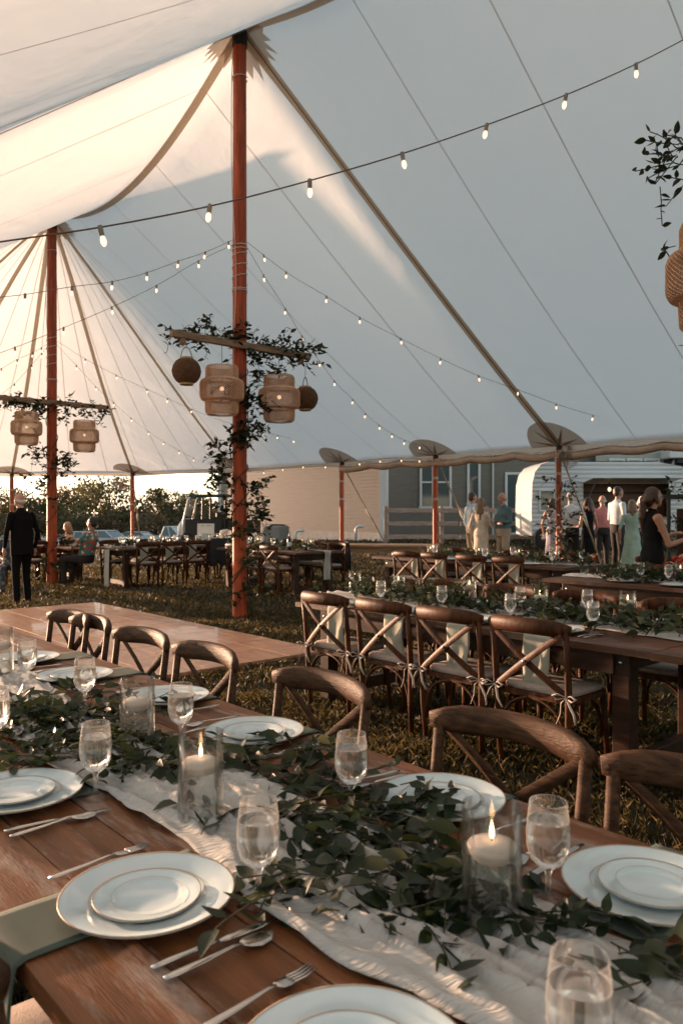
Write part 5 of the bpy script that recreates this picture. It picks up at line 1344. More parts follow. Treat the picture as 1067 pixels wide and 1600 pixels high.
# ------------------------------------------------------------------ trees and bushes beyond the lot
TL = [thin('tree_leaf', (.085, .080, .042), .35, .6, .35, .8, tcol=(.12, .11, .03)), thin('tree_leaf_rust', (.16, .115, .068), .35, .6, .35, .8, tcol=(.17, .11, .04))]
M['bark'] = mat('bark', (.09, .065, .045), .9, var=.3, vscale=5)
def tree(name, label, x, y, H, W, seed, mi, n=2600, ls=.30, group='trees beyond the parked cars', low=.12):
    rng = np.random.default_rng(seed); gz = ground_z(x, y)
    t = thing(name, label, 'tree' if 'tree' in name else 'bush', (x, y, gz), 0, group)
    tr = G(); tr.tube([(0, 0, -.3), (.1, 0, H*.2), (-.1, .1, H*.45), (.05, 0, H*.75)], [.05*H*.6, .04*H*.6, .025*H*.6, .05], 8)
    rnd = random.Random(seed); blobs = []
    for k in range(15):
        a = rnd.uniform(0, 6.28); rr = W*.5*math.sqrt(rnd.random())*.85; z = H*(low+.12+(.80-low)*rnd.random()); sh = 1-abs(z/H-.5)*.9
        c = (rr*sh*math.cos(a), rr*sh*math.sin(a), z); blobs.append((c, W*rnd.uniform(.09, .20)))
        tr.tube([(0, 0, H*.2+rnd.random()*H*.2), (c[0]*.5, c[1]*.5, z*.75), c], [.10, .06, .02], 5)
    tr.build('trunk', M['bark'], t, True)
    per = n//len(blobs); V = []; 
    for c, r in blobs:
        d = rng.normal(size=(per, 3)); d /= np.linalg.norm(d, axis=1)[:, None]; rad = r*rng.uniform(.45, 1.12, per)**.7
        pos = np.array(c)+d*rad[:, None]*np.array([1, 1, .75])
        q = rng.normal(size=(per, 2, 3)); q /= np.linalg.norm(q, axis=2)[:, :, None]; s = ls*rng.uniform(.4, 1.1, per)[:, None]
        V.append(np.stack([pos-q[:, 0]*s, pos+q[:, 1]*s*.5, pos+q[:, 0]*s, pos-q[:, 1]*s*.5], 1))
    V = np.concatenate(V); m = len(V); me = bpy.data.meshes.new('crown')
    me.from_pydata(V.reshape(-1, 3).tolist(), [], np.arange(m*4).reshape(-1, 4).tolist()); me.materials.append(TL[mi]); me.update()
    tag(link('crown', me, t), kind='stuff')
TR = [(-15, 772, 95, 13, 0), (40, 768, 100, 12, 1), (100, 775, 96, 11, 0), (128, 762, 104, 12, 1), (172, 748, 92, 15, 0), (235, 775, 98, 12, 1), (285, 765, 94, 12, 0), (322, 785, 106, 10, 1), (-60, 780, 90, 13, 1)]
TRL = ['bushy tree cut off by the left edge', 'brownish tree behind the suited man', 'dark green tree right of the suited man', 'rust-tinted tree left of the tallest tree', 'tallest dark green tree beyond the parked cars', 'brownish tree right of the far side pole', 'round green tree left of the utility cart', 'low rust-tinted tree behind the utility cart', 'tree out at the far left']
for k, (px, py, Z, W, mi) in enumerate(TR):
    x = (px-533.5)/FPX*Z; gz = ground_z(x, Z); H = CAMH-(py-800)/FPX*Z-gz
    tree('oak_tree', TRL[k]+' on the skyline', x, Z, H, W, 40+k, mi, 3400)
for k in range(9):
    px = -20+44*k; Z = 84+4*(k % 3); x = (px-533.5)/FPX*Z
    tree('hedge_bush', ORD[k]+' scrubby bush from the left behind the parked cars', x, Z, 3.4+.5*(k % 2), 6.5, 80+k, (k+1) % 2, 900, .28, 'scrub behind the parked cars', 0)
for k in range(7):
    x = 6+k*9.5; tree('oak_tree', ORD[k]+' tree from the left behind the house', x-10, 62+4*(k % 2), 5.5, 9, 100+k, k % 2, 700, .4, 'trees behind the house')

# ------------------------------------------------------------------ vehicles
def car(label, px, Z, col, rot, pickup=False, group='vehicles parked in the lot'):
    x = (px-533.5)/FPX*Z; gz = ground_z(x, Z)
    t = thing('parked_pickup' if pickup else 'parked_car', label, 'truck' if pickup else 'car', (x, Z, gz), rot, group)
    pm = mat('car_paint', col, .3, coat=.6, spec=.6); L = 5.4 if pickup else 4.5; W = 1.85; hb = 1.02 if pickup else .88; top = 1.85 if pickup else 1.45
    body = [(-L/2, .35), (-L/2, hb*.86), (-L/2+.1, hb), (L/2-1.3, hb), (L/2-.2, hb*.88), (L/2, hb*.7), (L/2, .35)]
    g = G(); N = len(body); vs = []
    for (y, k) in ((-W/2+.06, .0), (-W/2, .03), (W/2, .03), (W/2-.06, 0)): vs += [(bx*(1-(.01 if k == 0 else 0)), y, bz) for bx, bz in body]
    g.add(vs, [(r_*N+i, r_*N+(i+1) % N, (r_+1)*N+(i+1) % N, (r_+1)*N+i) for r_ in range(3) for i in range(N)]+[tuple(range(N)), tuple(range(3*N, 4*N))]); g.build('body', pm, t, 30)
    c0, c1 = (-.5, 1.15) if pickup else (-L/2+.25, 1.0)
    rf0, rf1 = c0+(.25 if pickup else .75), c1-.75
    def cab(inset, za, zb): 
        return [(c0+inset, -W/2+.04, za), (c1-inset, -W/2+.04, za), (rf1, -W/2+.22, zb), (rf0, -W/2+.22, zb), (c0+inset, W/2-.04, za), (c1-inset, W/2-.04, za), (rf1, W/2-.22, zb), (rf0, W/2-.22, zb)]
    F = [(0, 1, 2, 3), (5, 4, 7, 6), (1, 5, 6, 2), (4, 0, 3, 7), (3, 2, 6, 7)]
    G().add(cab(0, hb-.01, top-.06), F).build('window_glass', M['pane'], t)
    G().box(((rf0+rf1)/2, 0, top-.04), (rf1-rf0+.1, W-.4, .07), None, .03).build('roof', pm, t)
    for sy in (-1, 1):
        y = sy*(W/2-.13)
        for (a, b) in (((c0, hb), (rf0, top-.06)), ((c1, hb), (rf1, top-.06)), (((c0+c1)/2, hb), ((rf0+rf1)/2, top-.06))):
            G().bar((a[0], sy*(W/2-.035), a[1]), (b[0], sy*(W/2-.215), b[1]), .08, .05).build('pillar', pm, t)
    if pickup:
        G().box((-L/2+1.05, 0, hb-.02), (1.9, W-.3, .05)).build('bed_floor', M['black'], t)
    tm = bpy.data.materials.get('tyre_rubber'); hm = bpy.data.materials.get('hub_chrome')
    for sx in (-L/2+.95, L/2-.85):
        for sy in (-1, 1):
            w = G().lathe([(.18, -.1), (.30, -.1), (.34, -.06), (.34, .06), (.30, .1), (.18, .1)], 18).build('wheel', tm, t, 40); w.location = (sx, sy*(W/2-.06), .34); w.rotation_euler = (R(90), 0, 0)
            G().lathe([(0, -.085), (.19, -.08), (.19, .08), (0, .085)], 14).build('rim', hm, w)
    for sy in (-1, 1):
        G().box((L/2-.02, sy*(W/2-.25), hb*.72), (.06, .34, .14), None, .02).build('headlight', M['trim'], t)
        G().box((-L/2-.005, sy*(W/2-.15), hb*.8), (.05, .2, .2), None, .02).build('tail_light', mat('tail_lens', (.4, .02, .015), .3) if 'tail_lens' not in bpy.data.materials else bpy.data.materials['tail_lens'], t)
    return t
car('white parked pickup truck left of the utility cart', 266, 66, (.62, .66, .68), R(-8), True)
car('pale blue parked car behind the far side pole', 222, 70, (.30, .38, .42), R(-12))
car('silver parked car right of the man in the floral shirt', 170, 64, (.50, .55, .57), R(-20))
car('pale parked car above the blond seated guest', 117, 68, (.45, .52, .55), R(165))
car('white parked car at the far left behind the guests', 40, 70, (.5, .52, .52), R(10))
# utility cart
def cart():
    Z = 30; x = (340-533.5)/FPX*Z; gz = ground_z(x, Z); t = thing('utility_cart', 'white utility cart with dark doors and canopy behind the long table', 'utility cart', (x, Z, gz+.02), R(176))
    wt = mat('cart_white', (.62, .60, .57), .4, coat=.4); dk = mat('cart_teal', (.03, .09, .10), .5)
    G().add([(.95, -.66, .42), (1.42, -.55, .50), (1.46, -.48, .85), (1.28, -.58, 1.10), (1.05, -.66, 1.14), (.95, .66, .42), (1.42, .55, .50), (1.46, .48, .85), (1.28, .58, 1.10), (1.05, .66, 1.14)],
            [(0, 1, 2, 3, 4), (9, 8, 7, 6, 5), (1, 6, 7, 2), (2, 7, 8, 3), (3, 8, 9, 4), (4, 9, 5, 0), (0, 5, 6, 1)]).build('hood', wt, t, 25)
    G().box((.1, 0, .42), (2.4, 1.25, .18), None, .03).build('chassis', M['black'], t)
    for sy in (-1, 1):
        G().box((.78, sy*.67, .80), (.62, .05, .72), None, .03).build('door', M['black'], t)
        G().box((.05, sy*.67, .80), (.74, .05, .72), None, .03).build('door', M['black'], t)
        G().tube([(1.18, sy*.67, .45), (1.16, sy*.67, 1.1), (.98, sy*.63, 1.92), (.90, sy*.60, 2.02)], .042, 8).build('front_pillar', wt, t, True)
        G().tube([(.44, sy*.67, .45), (.42, sy*.62, 1.98)], .045, 8).build('middle_pillar', M['black'], t)
        G().tube([(-.42, sy*.64, .5), (-.46, sy*.60, 1.98)], .045, 8).build('rear_pillar', M['black'], t)
        G().box((-1.05, sy*.62, .90), (1.05, .05, .42), None, .02).build('bed_side', M['black'], t)
        G().box((-1.05, sy*.655, .68), (1.05, .03, .12), None, .01).build('bed_trim', dk, t)
        G().box((-1.585, sy*.56, .95), (.03, .10, .22), None, .01).build('tail_light', mat('tail_lens', (.45, .02, .015), .3) if 'tail_lens' not in bpy.data.materials else bpy.data.materials['tail_lens'], t)
    G().box((.24, 0, 2.06), (1.50, 1.38, .10), None, .04).build('canopy_roof', dk, t)
    G().add([(1.14, -.6, 1.14), (1.14, .6, 1.14), (.98, .56, 1.93), (.98, -.56, 1.93)], [(0, 1, 2, 3)]).build('windshield', M['glass'], t)
    G().box((.15, 0, .80), (.5, 1.2, .14), None, .05).build('seat', M['black'], t); G().box((-.12, 0, 1.12), (.12, 1.2, .62), None, .05).build('seat_back', M['black'], t)
    G().box((-1.05, 0, .72), (1.05, 1.2, .06)).build('bed_floor', dk, t); G().box((-1.57, 0, .90), (.04, 1.2, .42), None, .01).build('tailgate', M['black'], t)
    G().tube([(.86+.03*math.sin(a), .3+.17*math.cos(a), 1.18+.17*math.sin(a)) for a in np.linspace(0, 6.283, 17)], .014, 6).build('steering_wheel', M['black'], t, True)
    for sx in (1.0, -1.0):
        for sy in (-1, 1):
            w = G().lathe([(.14, -.12), (.28, -.12), (.33, -.07), (.33, .07), (.28, .12), (.14, .12)], 20).build('wheel', bpy.data.materials['tyre_rubber'], t, 40); w.location = (sx, sy*.60, .33); w.rotation_euler = (R(90), 0, 0)
            G().lathe([(0, -.1), (.15, -.09), (.15, .09), (0, .1)], 12).build('rim', M['bolt'], w)
    for sy in (-1, 1): G().ball((1.42, sy*.38, .80), (.06, .1, .07), 8).build('headlight', M['trim'], t, True)
cart()
# sign boards and containers standing on the end of the long table
def card(label, p, w, h, rot=0, m=None, lines=0, name='sign_card'):
    t = thing(name, label, 'sign', p, rot, 'cards standing on the long far table')
    G().box((0, 0, h/2), (w, .012, h), (R(-8), 0, 0), .002).build('board', m or M['trim'], t)
    for k in range(lines):
        ww = w*random.uniform(.5, .8); n = 7
        for q in range(n):
            if random.random() < .2: continue
            G().box((-ww/2+ww*(q+.5)/n, -.0075+(h*(.8-.6*k/max(1, lines-1))-h/2)*.14, h*(.8-.6*k/max(1, lines-1))), (ww/n*.75, .002, h*.05), (R(-8), 0, 0)).build('letter_stroke', M['black'], t)
d3 = Vc((DV.x, DV.y, 0)); u3 = Vc((DU.x, DU.y, 0))
q = lambda a, b, z=TZ+.004: Vc(((T5a+d3*a+u3*b).x, (T5a+d3*a+u3*b).y, z))
card('white lettered card on the long table in front of the utility cart', q(2.28, .80, TZ+.20), .36, .24, R(4), lines=1)
tag(G().box((0, 0, .09), (.40, .26, .19), None, .01).build('crate', M['trim']), 'white box under the lettered card on the long table', 'box').location = q(2.28, .80)
card('white text card left of the clear container on the long table', q(2.15, .52), .26, .25, R(8), lines=4)
tt = thing('clear_container', 'clear domed plastic container on the long table by the centre pole', 'container', q(2.62, .55))
G().lathe([(.10, 0), (.13, .02), (.135, .2), (.12, .28), (.05, .31), (0, .312)], 20).build('dome', glassy('clear_plastic', (.9, .92, .92), .35), tt, True)
G().lathe([(0, 0), (.105, 0), (.105, .02)], 20).build('base', M['trim'], tt)
tt = thing('picture_frame', 'small white framed picture leaning before the clear container', 'frame', q(2.55, .32), R(6))
G().box((0, 0, .08), (.15, .015, .16), (R(-10), 0, 0), .003).build('frame', M['trim'], tt); G().box((0, -.009, .08), (.09, .004, .10), (R(-10), 0, 0)).build('picture', mat('photo_grey', (.25, .22, .2), .5), tt)

# dark stand with wooden board beside the woman in the tank top
p = at(1060, 900, 9.6); gz = 0
t = thing('board_stand', 'black metal stand holding a brown wooden board at the right edge', 'stand', (p.x-.02, p.y, 0), R(-12))
for sx in (-.1, .95): G().box((sx, 0, .85), (.04, .04, 1.70), None, .004).build('upright', M['black'], t)
G().box((.35, 0, 1.64), (1.05, .05, .06), None, .004).build('crossbar', M['black'], t)
G().box((.42, -.01, 1.10), (.86, .03, .78), None, .004).build('board', M['darkwood'], t)
vine('dark leaves draped over the black stand at the right edge', (p.x, p.y, 0), [((-.05, -.05, 1.68), .06, 7, .2, (0, 0, .3)), ((.2, -.05, 1.72), .08, 10, .2, (0, 0, .1)), ((-.08, -.05, 1.4), .05, 7, .2, (0, 0, -.6)), ((.1, -.1, .85), .09, 14, .2, (0, 0, -.2))], 51, 'vines on the tent poles', (1, 1.5))
# ------------------------------------------------------------------ people
def cloth(name, col, **k): return mat(name, col, .85, var=.16, vscale=9, bump=.6, bscale=11, **k)
SKIN = mat('skin', (.46, .25, .17), .5, var=.06, vscale=20); SKIN2 = mat('skin_tan', (.38, .19, .12), .5, var=.06, vscale=20)
HAIRM = {'grey': mat('grey_hair', (.42, .39, .36), .6, var=.2, vscale=40), 'brown': mat('brown_hair', (.055, .026, .014), .5, var=.4, vscale=40, stretch=(6, 6, 1)), 'blond': mat('blond_hair', (.42, .28, .15), .5, var=.3, vscale=40, stretch=(6, 6, 1)),
         'dark': mat('dark_hair', (.018, .012, .010), .5), 'light': mat('light_brown_hair', (.20, .115, .06), .5, var=.35, vscale=40, stretch=(6, 6, 1)), 'white': mat('white_hair', (.62, .58, .52), .6)}
DARK = mat('dark_eye', (.02, .015, .012), .3); LIP = mat('lip', (.36, .13, .10), .5)
SHOE = mat('shoe_leather', (.02, .014, .011), .75, spec=.2)
def capsule(g, a, b, ra, rb, n=14):
    a, b = Vc(a), Vc(b); d = (b-a); L = d.length; d = d/L if L > 1e-6 else Vc((0, 0, 1)); path = []; rad = []
    for k in range(5):
        t = math.pi/2*(1-k/4); path.append(a-d*ra*math.sin(t)); rad.append(max(ra*math.cos(t), .001))
    for k in range(5):
        t = math.pi/2*k/4; path.append(b+d*rb*math.sin(t)); rad.append(max(rb*math.cos(t), .001))
    g.tube(path, rad, n)
class Body:
    def __init__(s): s.g = G(); s.pr = []
    def cap(s, a, b, ra, rb, m): capsule(s.g, a, b, ra, rb); s.pr.append(('c', Vc(a), Vc(b), ra, rb, m))
    def ell(s, c, r, m): s.g.ball(c, r, 16); s.pr.append(('e', Vc(c), Vc(r), 0, 0, m))
    def fru(s, a, b, ra, rb, m, n=26, wave=0.0, flat=.8):
        a, b = Vc(a), Vc(b); vs = []
        K = 7
        for k in range(K):
            t = k/(K-1); c = a.lerp(b, t)
            for j in range(n):
                an = 2*math.pi*j/n; r = (ra+(rb-ra)*t)*(1+wave*t*math.sin(an*7))
                vs.append(c+Vc((r*math.cos(an), r*flat*math.sin(an), 0)))
        s.g.add(vs, [(k*n+j, k*n+(j+1) % n, (k+1)*n+(j+1) % n, (k+1)*n+j) for k in range(K-1) for j in range(n)]+[tuple(range(n))[::-1], tuple(range((K-1)*n, K*n))])
        s.pr.append(('c', a, b, ra*.95, rb*.95, m))
    def loft(s, rings, n=24):
        vs = []
        for (c, rx, ry, m) in rings:
            vs += [c+Vc((rx*math.cos(2*math.pi*j/n), ry*math.sin(2*math.pi*j/n), 0)) for j in range(n)]
        K = len(rings)
        s.g.add(vs, [(k*n+j, k*n+(j+1) % n, (k+1)*n+(j+1) % n, (k+1)*n+j) for k in range(K-1) for j in range(n)]+[tuple(range(n))[::-1], tuple(range((K-1)*n, K*n))])
        for (c, rx, ry, m) in rings: s.pr.append(('e', c, Vc((rx, ry, .045)), 0, 0, m))
    def finish(s, name, mats, voxel, parent, smooth_it=3):
        me = s.g.mesh(name, mats); o = link(name, me); 
        md = o.modifiers.new('r', 'REMESH'); md.mode = 'VOXEL'; md.voxel_size = voxel
        md = o.modifiers.new('s', 'SMOOTH'); md.factor = .5; md.iterations = smooth_it
        dg = bpy.context.evaluated_depsgraph_get(); me2 = bpy.data.meshes.new_from_object(o.evaluated_get(dg)); bpy.data.objects.remove(o)
        n = len(me2.polygons); c = np.empty(n*3); me2.polygons.foreach_get('center', c); c = c.reshape(-1, 3)
        best = np.full(n, 1e9); idx = np.zeros(n, dtype=np.int32)
        for (ty, a, b, ra, rb, m) in s.pr:
            A = np.array(a); 
            if ty == 'c':
                B = np.array(b); d = B-A; t = np.clip(((c-A)@d)/max(1e-9, d@d), 0, 1); dist = np.linalg.norm(c-(A+t[:, None]*d), axis=1)-(ra+(rb-ra)*t)
            else:
                r = np.array(b); q = np.linalg.norm((c-A)/r, axis=1); dist = (q-1)*r.min()
            w = dist < best; best[w] = dist[w]; idx[w] = m
        me2.materials.clear()
        for m in mats: me2.materials.append(m)
        me2.polygons.foreach_set('material_index', idx); me2.polygons.foreach_set('use_smooth', [True]*n); me2.update(); me2.name = name
        return link(name, me2, parent)
def hand(B, w, d, s, m, grip=.35, side=1):
    """palm and five fingers; w wrist, d pointing direction"""
    w, d = Vc(w), Vc(d).normalized(); ax = d.cross(Vc((0, 0, 1))); ax = ax.normalized() if ax.length > .2 else Vc((0, 1, 0)); nn = ax.cross(d).normalized()
    pc = w+d*.075*s; B.cap(w, pc, .024*s, .030*s, m); 
    for k, (o, L) in enumerate(((-.030, .062), (-.010, .074), (.010, .070), (.029, .055))):
        b = pc+ax*o*s*side; m1 = b+(d-nn*grip*.6)*L*.55*s; e = m1+(d*.6-nn*grip*1.6).normalized()*L*.5*s
        B.cap(b, m1, .0105*s, .0098*s, m); B.cap(m1, e, .0098*s, .008*s, m)
    tb = w+d*.03*s-ax*.026*s*side; te = tb+(d*.7-ax*.5*side-nn*.2)*.055*s; B.cap(tb, te, .012*s, .0095*s, m)
def person(label, loc, face, H, top, bottom, hair, sex='m', pose=None, sleeves='long', skirt=None, skin=None, voxel=.014, longhair=0, bald=False, glasses=False, seated=False, shirt_mat=None, collar=None, jacket_open=False, group='wedding guests', headturn=0, lean=0, ponytail=False, girth=1.0, name='person'):
    """local frame: x right, y forward, z up; face = heading of the forward direction"""
    s = H/1.75; sk = skin or SKIN; mats = [sk, top, bottom or top, SHOE, DARK, LIP, collar or top]
    t = thing(name, label, 'person', loc, face-math.pi/2, group)
    B = Body(); f = sex == 'f'; P = lambda x, y, z: Vc((x*s, y*s, z*s))
    ps = dict(eL=(-.25, -.03, 1.13), wL=(-.24, .06, .90), eR=(.25, -.03, 1.13), wR=(.24, .06, .90), dL=(0, .2, -1), dR=(0, .2, -1)); ps.update(pose or {})
    sh = .165 if f else .19; hipw = .085; dz = 0
    if seated: dz = -.45
    L_ = lambda z: z+dz
    def lx(y, z): return y+lean*max(0, z-(.95+dz))      # upper body leans forward
    U = lambda x, y, z: P(x, lx(y, L_(z)), L_(z))
    # trunk
    gw = girth
    sec = [(.86, .135, .105, 0, 2), (.93, .165, .125, 0, 2), (1.00, .160, .120, 0, 2), (1.06, .142, .108, .005, 1), (1.13, .128, .100, .008, 1), (1.22, .135, .104, .008, 1), (1.31, .150, .112, .006, 1), (1.38, .158, .105, -.002, 1), (1.44, .130, .082, -.008, 1), (1.48, .075, .062, -.008, 1)] if f else \
          [(.86, .140, .110, 0, 2), (.93, .165, .128, 0, 2), (1.00, .165, .130, 0, 2), (1.06, .162, .130, .008, 1), (1.13, .160, .128, .012, 1), (1.22, .168, .126, .010, 1), (1.31, .182, .126, .006, 1), (1.38, .190, .112, -.002, 1), (1.44, .155, .086, -.01, 1), (1.49, .075, .065, -.008, 1)]
    B.loft([(U(0, yo, z), rx*s*(gw if z < 1.36 else 1), ry*s*(gw if z < 1.36 else 1), m_) for (z, rx, ry, yo, m_) in sec])
    for sg in (-1, 1): B.ell(U(sg*(sh-.005), -.01, 1.405), Vc((.058, .056, .058))*s*(.92 if f else 1.05), 0 if sleeves == 'none' else 1)
    if f:
        for sx in (-1, 1): B.ell(U(sx*.07, .085, 1.30), Vc((.062, .055, .06))*s, 1)
    B.cap(U(0, -.005, 1.44), U(0, .012, 1.56), (.047 if f else .056)*s, (.044 if f else .052)*s, 0)
    if collar: B.cap(U(0, -.01, 1.46), U(0, 0, 1.50), .062*s, .056*s, 6)
    # head
    ct, st_ = math.cos(headturn), math.sin(headturn); hc = U(0, .03, 1.645)
    def Hd(x, y, z): return hc+Vc((x*ct-y*st_, x*st_+y*ct, z))*s
    B.ell(Hd(0, -.01, .015), Vc((.074, .088, .100))*s, 0); B.cap(Hd(0, .03, -.045), Hd(0, .045, -.075), .052*s, .036*s, 0)
    B.cap(Hd(0, .082, .012), Hd(0, .098, -.020), .010*s, .014*s, 0)
    for sx in (-1, 1):
        B.ell(Hd(sx*.076, -.005, -.005), Vc((.012, .02, .032))*s, 0); B.ell(Hd(sx*.031, .077, .012), Vc((.013, .010, .009))*s, 4)
    B.ell(Hd(0, .078, -.052), Vc((.024, .012, .008))*s, 5)
    # arms
    up_m = {'long': 1, 'short': 1, 'none': 0}[sleeves]; fo_m = {'long': 1, 'short': 0, 'none': 0}[sleeves]
    for sd, sg in (('L', -1), ('R', 1)):
        shp = U(sg*sh, -.01, 1.41); e = U(*ps['e'+sd]); w = U(*ps['w'+sd])
        k = .88 if f else 1.05
        B.cap(shp, shp.lerp(e, .45), .054*s*k, .047*s*k, up_m); B.cap(shp.lerp(e, .45), e, .046*s*k, .039*s*k, up_m); B.cap(e, e.lerp(w, .4), .040*s*k, .038*s*k, fo_m); B.cap(e.lerp(w, .4), w, .036*s*k, .026*s*k, fo_m)
        hand(B, w, ps['d'+sd], s*(.88 if f else 1), 0, side=sg)
    # legs
    for sg in (-1, 1):
        hp = U(sg*hipw, 0, .95)
        if seated: kn = P(sg*.12, .42, .50); an = P(sg*.12, .40, .09); toe = P(sg*.13, .55, .035)
        else: kn = P(sg*.095+ps.get('kx', 0)*sg, .025, .50); an = P(sg*.10, -.01, .085); toe = P(sg*.13, .13, .03)
        bare = skirt is not None
        m1 = 2 if not bare else 0
        wd = 1.12 if not f else 1.0
        B.cap(hp, hp.lerp(kn, .5), .083*s*wd, .074*s*wd, 2); B.cap(hp.lerp(kn, .5), kn, .074*s*wd, .056*s*wd, 2 if (not bare) else 0)
        B.cap(kn, kn.lerp(an, .4), .056*s*wd, .055*s*wd, m1); B.cap(kn.lerp(an, .4), an, .053*s*wd, (.034 if bare else .052)*s, m1)
        B.cap(an-Vc((0, .03*s, .04*s)), toe, .038*s, .03*s, 3)
    if skirt:
        zl, rl = skirt; B.fru(U(0, 0, 1.06), P(0, .0 if not seated else .2, zl), .125*s, rl*s, 2, wave=.06)
    if jacket_open:
        B.fru(U(0, .0, 1.36), U(0, -.01, .78), .185*s, .195*s, 1, flat=.74)
    o = B.finish('body', mats, voxel, t)
    # hair as a child
    if not bald or longhair:
        Hb = Body()
        Hb.ell(Hd(0, -.030, .045), Vc((.083, .086, .082))*s, 0); Hb.ell(Hd(0, -.055, .0), Vc((.076, .060, .085))*s, 0)
        if f or longhair:
            Hb.cap(Hd(-.066, -.015, .03), Hd(-.074, .0, -.06), .024*s, .02*s, 0); Hb.cap(Hd(.066, -.015, .03), Hd(.074, .0, -.06), .024*s, .02*s, 0)
        if longhair:
            Hb.cap(Hd(-.03, -.075, .0), Hd(-.045, -.105, -longhair*.6), .055*s, .05*s, 0); Hb.cap(Hd(.03, -.075, .0), Hd(.045, -.105, -longhair*.6), .055*s, .05*s, 0)
            Hb.cap(Hd(0, -.08, -.05), Hd(.01, -.12, -longhair), .07*s, .035*s, 0)
        if ponytail:
            Hb.cap(Hd(0, -.09, -.01), Hd(0, -.135, -.06), .045*s, .04*s, 0); Hb.cap(Hd(0, -.135, -.06), Hd(-.02, -.14, -.24), .042*s, .045*s, 0); Hb.cap(Hd(-.02, -.14, -.24), Hd(-.04, -.12, -.42), .04*s, .016*s, 0)
        Hb.finish('hair', [hair], max(.010, voxel*.85), t, 2)
    elif bald:
        Hb = Body(); Hb.cap(Hd(-.06, -.04, -.01), Hd(.06, -.04, -.01), .034*s, .034*s, 0); Hb.ell(Hd(0, -.06, -.02), Vc((.066, .045, .045))*s, 0); Hb.finish('hair', [hair], .012, t, 2)
    if glasses:
        gl = G()
        for sx in (-1, 1):
            gl.tube([Hd(sx*.034+.026*math.cos(a), .093, .012+.019*math.sin(a)) for a in np.linspace(0, 6.283, 13)], .0035*s, 4)
            gl.tube([Hd(sx*.060, .09, .016), Hd(sx*.078, .0, .016)], .003*s, 4)
        tag(gl.build('glasses', M['black'], t, True), kind='stuff')
    return t
# colours of clothes
white = cloth('white_shirt', (.60, .63, .64)); blue = cloth('pale_blue_shirt', (.36, .46, .52)); teal = cloth('teal_sweater', (.075, .13, .145)); khaki = cloth('khaki_cloth', (.36, .28, .20)); black = cloth('black_cloth', (.007, .007, .008), spec=.12); navy = cloth('dark_trousers', (.022, .018, .018))
pink = cloth('pink_shirt', (.52, .20, .19)); cream = cloth('cream_dress', (.62, .52, .42)); green = cloth('sage_dress', (.30, .40, .32)); lav = cloth('lavender_dress', (.36, .34, .38)); suit = mat('black_suit', (.006, .006, .007), .9, spec=.1)
def floral(name, base, cols):
    m = mat(name, base, .85); n = m.node_tree.nodes; l = m.node_tree.links; v = n.new('ShaderNodeTexVoronoi'); v.inputs['Scale'].default_value = 17; tc = n.new('ShaderNodeTexCoord'); l.new(tc.outputs['Object'], v.inputs['Vector'])
    rp = n.new('ShaderNodeValToRGB'); rp.color_ramp.interpolation = 'CONSTANT'; e = rp.color_ramp.elements
    e[0].color = (*cols[0], 1); e[1].position = .25; e[1].color = (*cols[1], 1)
    for k, c in enumerate(cols[2:]): q = e.new(.45+.18*k); q.color = (*c, 1)
    sp = n.new('ShaderNodeSeparateColor'); l.new(v.outputs['Color'], sp.inputs[0]); l.new(sp.outputs[0], rp.inputs[0]); l.new(rp.outputs[0], n['Principled BSDF'].inputs['Base Color']); return m
flo = floral('floral_shirt', (.1, .2, .2), [(.07, .20, .22), (.50, .09, .04), (.60, .50, .42), (.09, .15, .12)])
flod = floral('dark_floral_dress', (.05, .06, .08), [(.03, .045, .07), (.06, .10, .13), (.25, .2, .18), (.04, .05, .06)])
def stand(px, Z): x = (px-533.5)/FPX*Z; return (x, Z, ground_z(x, Z))
N = math.pi/2    # heading away from the camera
person('white-haired man in a black suit standing at the dance floor edge', stand(35, 12.15), R(150), 1.74, suit, suit, HAIRM['white'], pose=dict(eL=(-.27, 0, 1.14), wL=(-.24, .10, .90), eR=(.28, -.03, 1.13), wR=(.29, .06, .88)), bald=True, glasses=True, voxel=.013, collar=white, jacket_open=True, headturn=.2, lean=.06)
person('seated man in a bright floral shirt leaning back at the guest table', (-5.10, 15.35, 0), R(165), 1.80, flo, navy, HAIRM['dark'], seated=True, sleeves='short', pose=dict(eL=(-.33, .18, 1.16), wL=(-.20, .46, 1.17), eR=(.26, .10, 1.14), wR=(.16, .34, 1.14), dL=(0, 1, 0), dR=(0, 1, 0)), lean=-.22, glasses=True, girth=1.12, skin=SKIN2)
person('seated woman with glasses in a dark floral dress at the left edge', (-6.02, 14.0, 0), R(-70), 1.66, flod, flod, HAIRM['blond'], 'f', seated=True, sleeves='short', glasses=True, longhair=.14, pose=dict(eL=(-.22, .08, 1.15), wL=(-.12, .32, 1.10), eR=(.22, .08, 1.15), wR=(.12, .32, 1.10), dL=(.3, 1, 0), dR=(-.3, 1, 0)))
person('blond woman in peach seated at the far guest table beside the pole', (-5.95, 16.75, 0), R(-130), 1.64, cloth('peach_top', (.55, .30, .22)), navy, HAIRM['blond'], 'f', seated=True, sleeves='short', longhair=.16, headturn=.6, pose=dict(eL=(-.22, .08, 1.15), wL=(-.12, .32, 1.14), eR=(.22, .08, 1.15), wR=(.12, .32, 1.14), dL=(.3, 1, 0), dR=(-.3, 1, 0)))
person('guest in dark clothes seated behind the left centre pole', (-6.75, 16.6, 0), R(-60), 1.70, black, navy, HAIRM['brown'], seated=True, pose=dict(eL=(-.25, .08, 1.15), wL=(-.14, .32, 1.14), eR=(.25, .08, 1.15), wR=(.14, .32, 1.14), dL=(.3, 1, 0), dR=(-.3, 1, 0)))
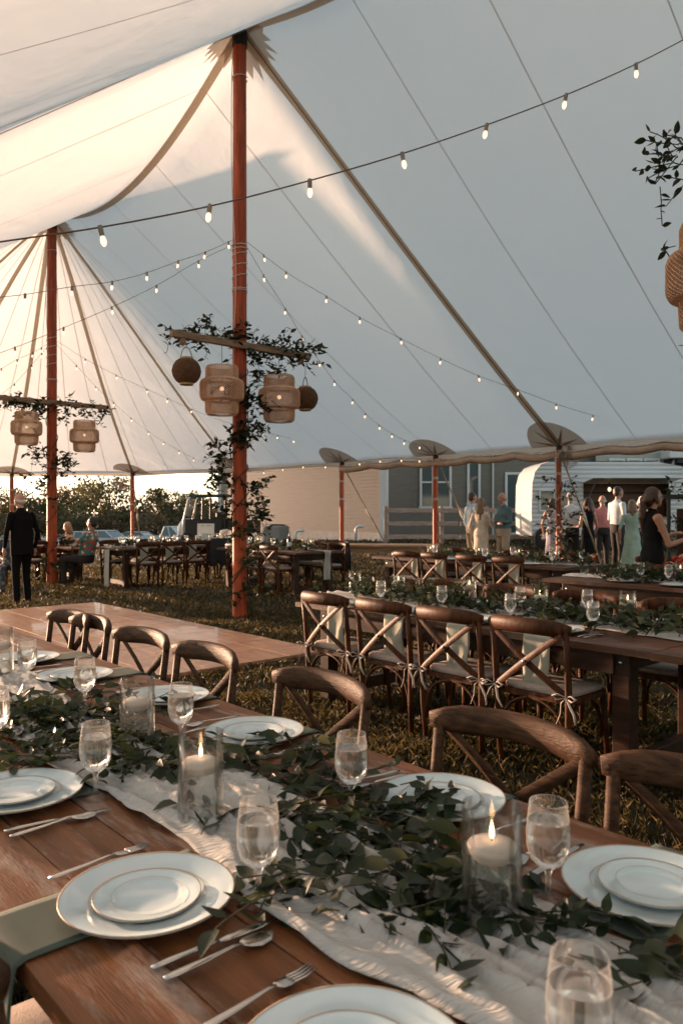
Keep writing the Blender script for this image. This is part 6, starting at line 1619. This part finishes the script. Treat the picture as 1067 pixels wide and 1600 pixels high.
crossed = dict(eL=(-.26, .03, 1.16), wL=(.02, .19, 1.17), eR=(.26, .03, 1.15), wR=(-.06, .17, 1.12), dL=(1, .1, .1), dR=(-1, .1, .1))
cup = dict(eR=(.26, .0, 1.13), wR=(.14, .26, 1.22), dR=(-.2, 1, .3))
person('man in a pale blue shirt standing behind the woman in the cream dress', stand(737, 17.0), R(20), 1.76, blue, khaki, HAIRM['brown'], pose=cup)
person('woman in a cream dress with long light hair, seen from behind', stand(751, 16.2), R(60), 1.66, cream, cream, HAIRM['light'], 'f', skirt=(.28, .21), longhair=.34, pose=cup)
person('bald man in a teal sweater and khaki trousers with folded arms', stand(786, 16.0), R(205), 1.78, teal, khaki, HAIRM['grey'], pose=crossed, bald=True, girth=1.10)
person('woman in a lavender dress half hidden by the blossoming side pole', stand(863, 17.4), R(60), 1.62, lav, lav, HAIRM['brown'], 'f', skirt=(.35, .20), sleeves='none', longhair=.14)
person('man in a white shirt and black trousers seen from behind, right of the pole', stand(891, 16.3), R(80), 1.78, white, navy, HAIRM['grey'], pose=dict(eL=(-.27, 0, 1.13), wL=(-.24, .16, .92), eR=(.29, -.02, 1.12), wR=(.33, .04, .90)), girth=1.05)
person('woman in a short black dress with long brown hair by the camper', stand(918, 15.9), R(120), 1.68, black, black, HAIRM['brown'], 'f', skirt=(.55, .20), sleeves='none', longhair=.26, pose=dict(eL=(-.22, .02, 1.14), wL=(-.10, .24, 1.12), dL=(.3, 1, .1)), headturn=.3)
person('bald man in a pink shirt and dark trousers seen from behind', stand(941, 17.0), R(95), 1.70, pink, navy, HAIRM['grey'], pose=cup, bald=True, girth=1.06)
person('tall man in a white shirt and sunglasses holding a drink', stand(964, 16.2), R(15), 1.90, white, navy, HAIRM['brown'], pose=dict(eR=(.26, -.02, 1.13), wR=(.12, .26, 1.28), dR=(-.3, 1, .2), eL=(-.26, .0, 1.13), wL=(-.20, .2, 1.05)), glasses=True)
person('woman in a sage green dress with auburn hair, seen from behind', stand(987, 15.4), R(70), 1.64, green, green, HAIRM['light'], 'f', skirt=(.30, .26), sleeves='short', longhair=.2, pose=dict(eR=(.22, .02, 1.14), wR=(.12, .22, 1.06), dR=(-.4, 1, 0)))
person('white-haired woman behind the woman in the green dress', stand(1003, 17.0), R(-80), 1.68, cream, navy, HAIRM['white'], 'f', longhair=.1)
person('woman in a black tank top with a long ponytail, reaching right', stand(1018, 8.75), R(5), 1.72, black, black, HAIRM['brown'], 'f', sleeves='none', ponytail=True, longhair=.05, voxel=.0105, skin=SKIN2, pose=dict(eR=(.20, .10, 1.10), wR=(.12, .36, 1.17), dR=(-.1, 1, .15), eL=(-.22, .08, 1.12), wL=(-.12, .34, 1.22), dL=(.1, 1, .1)))
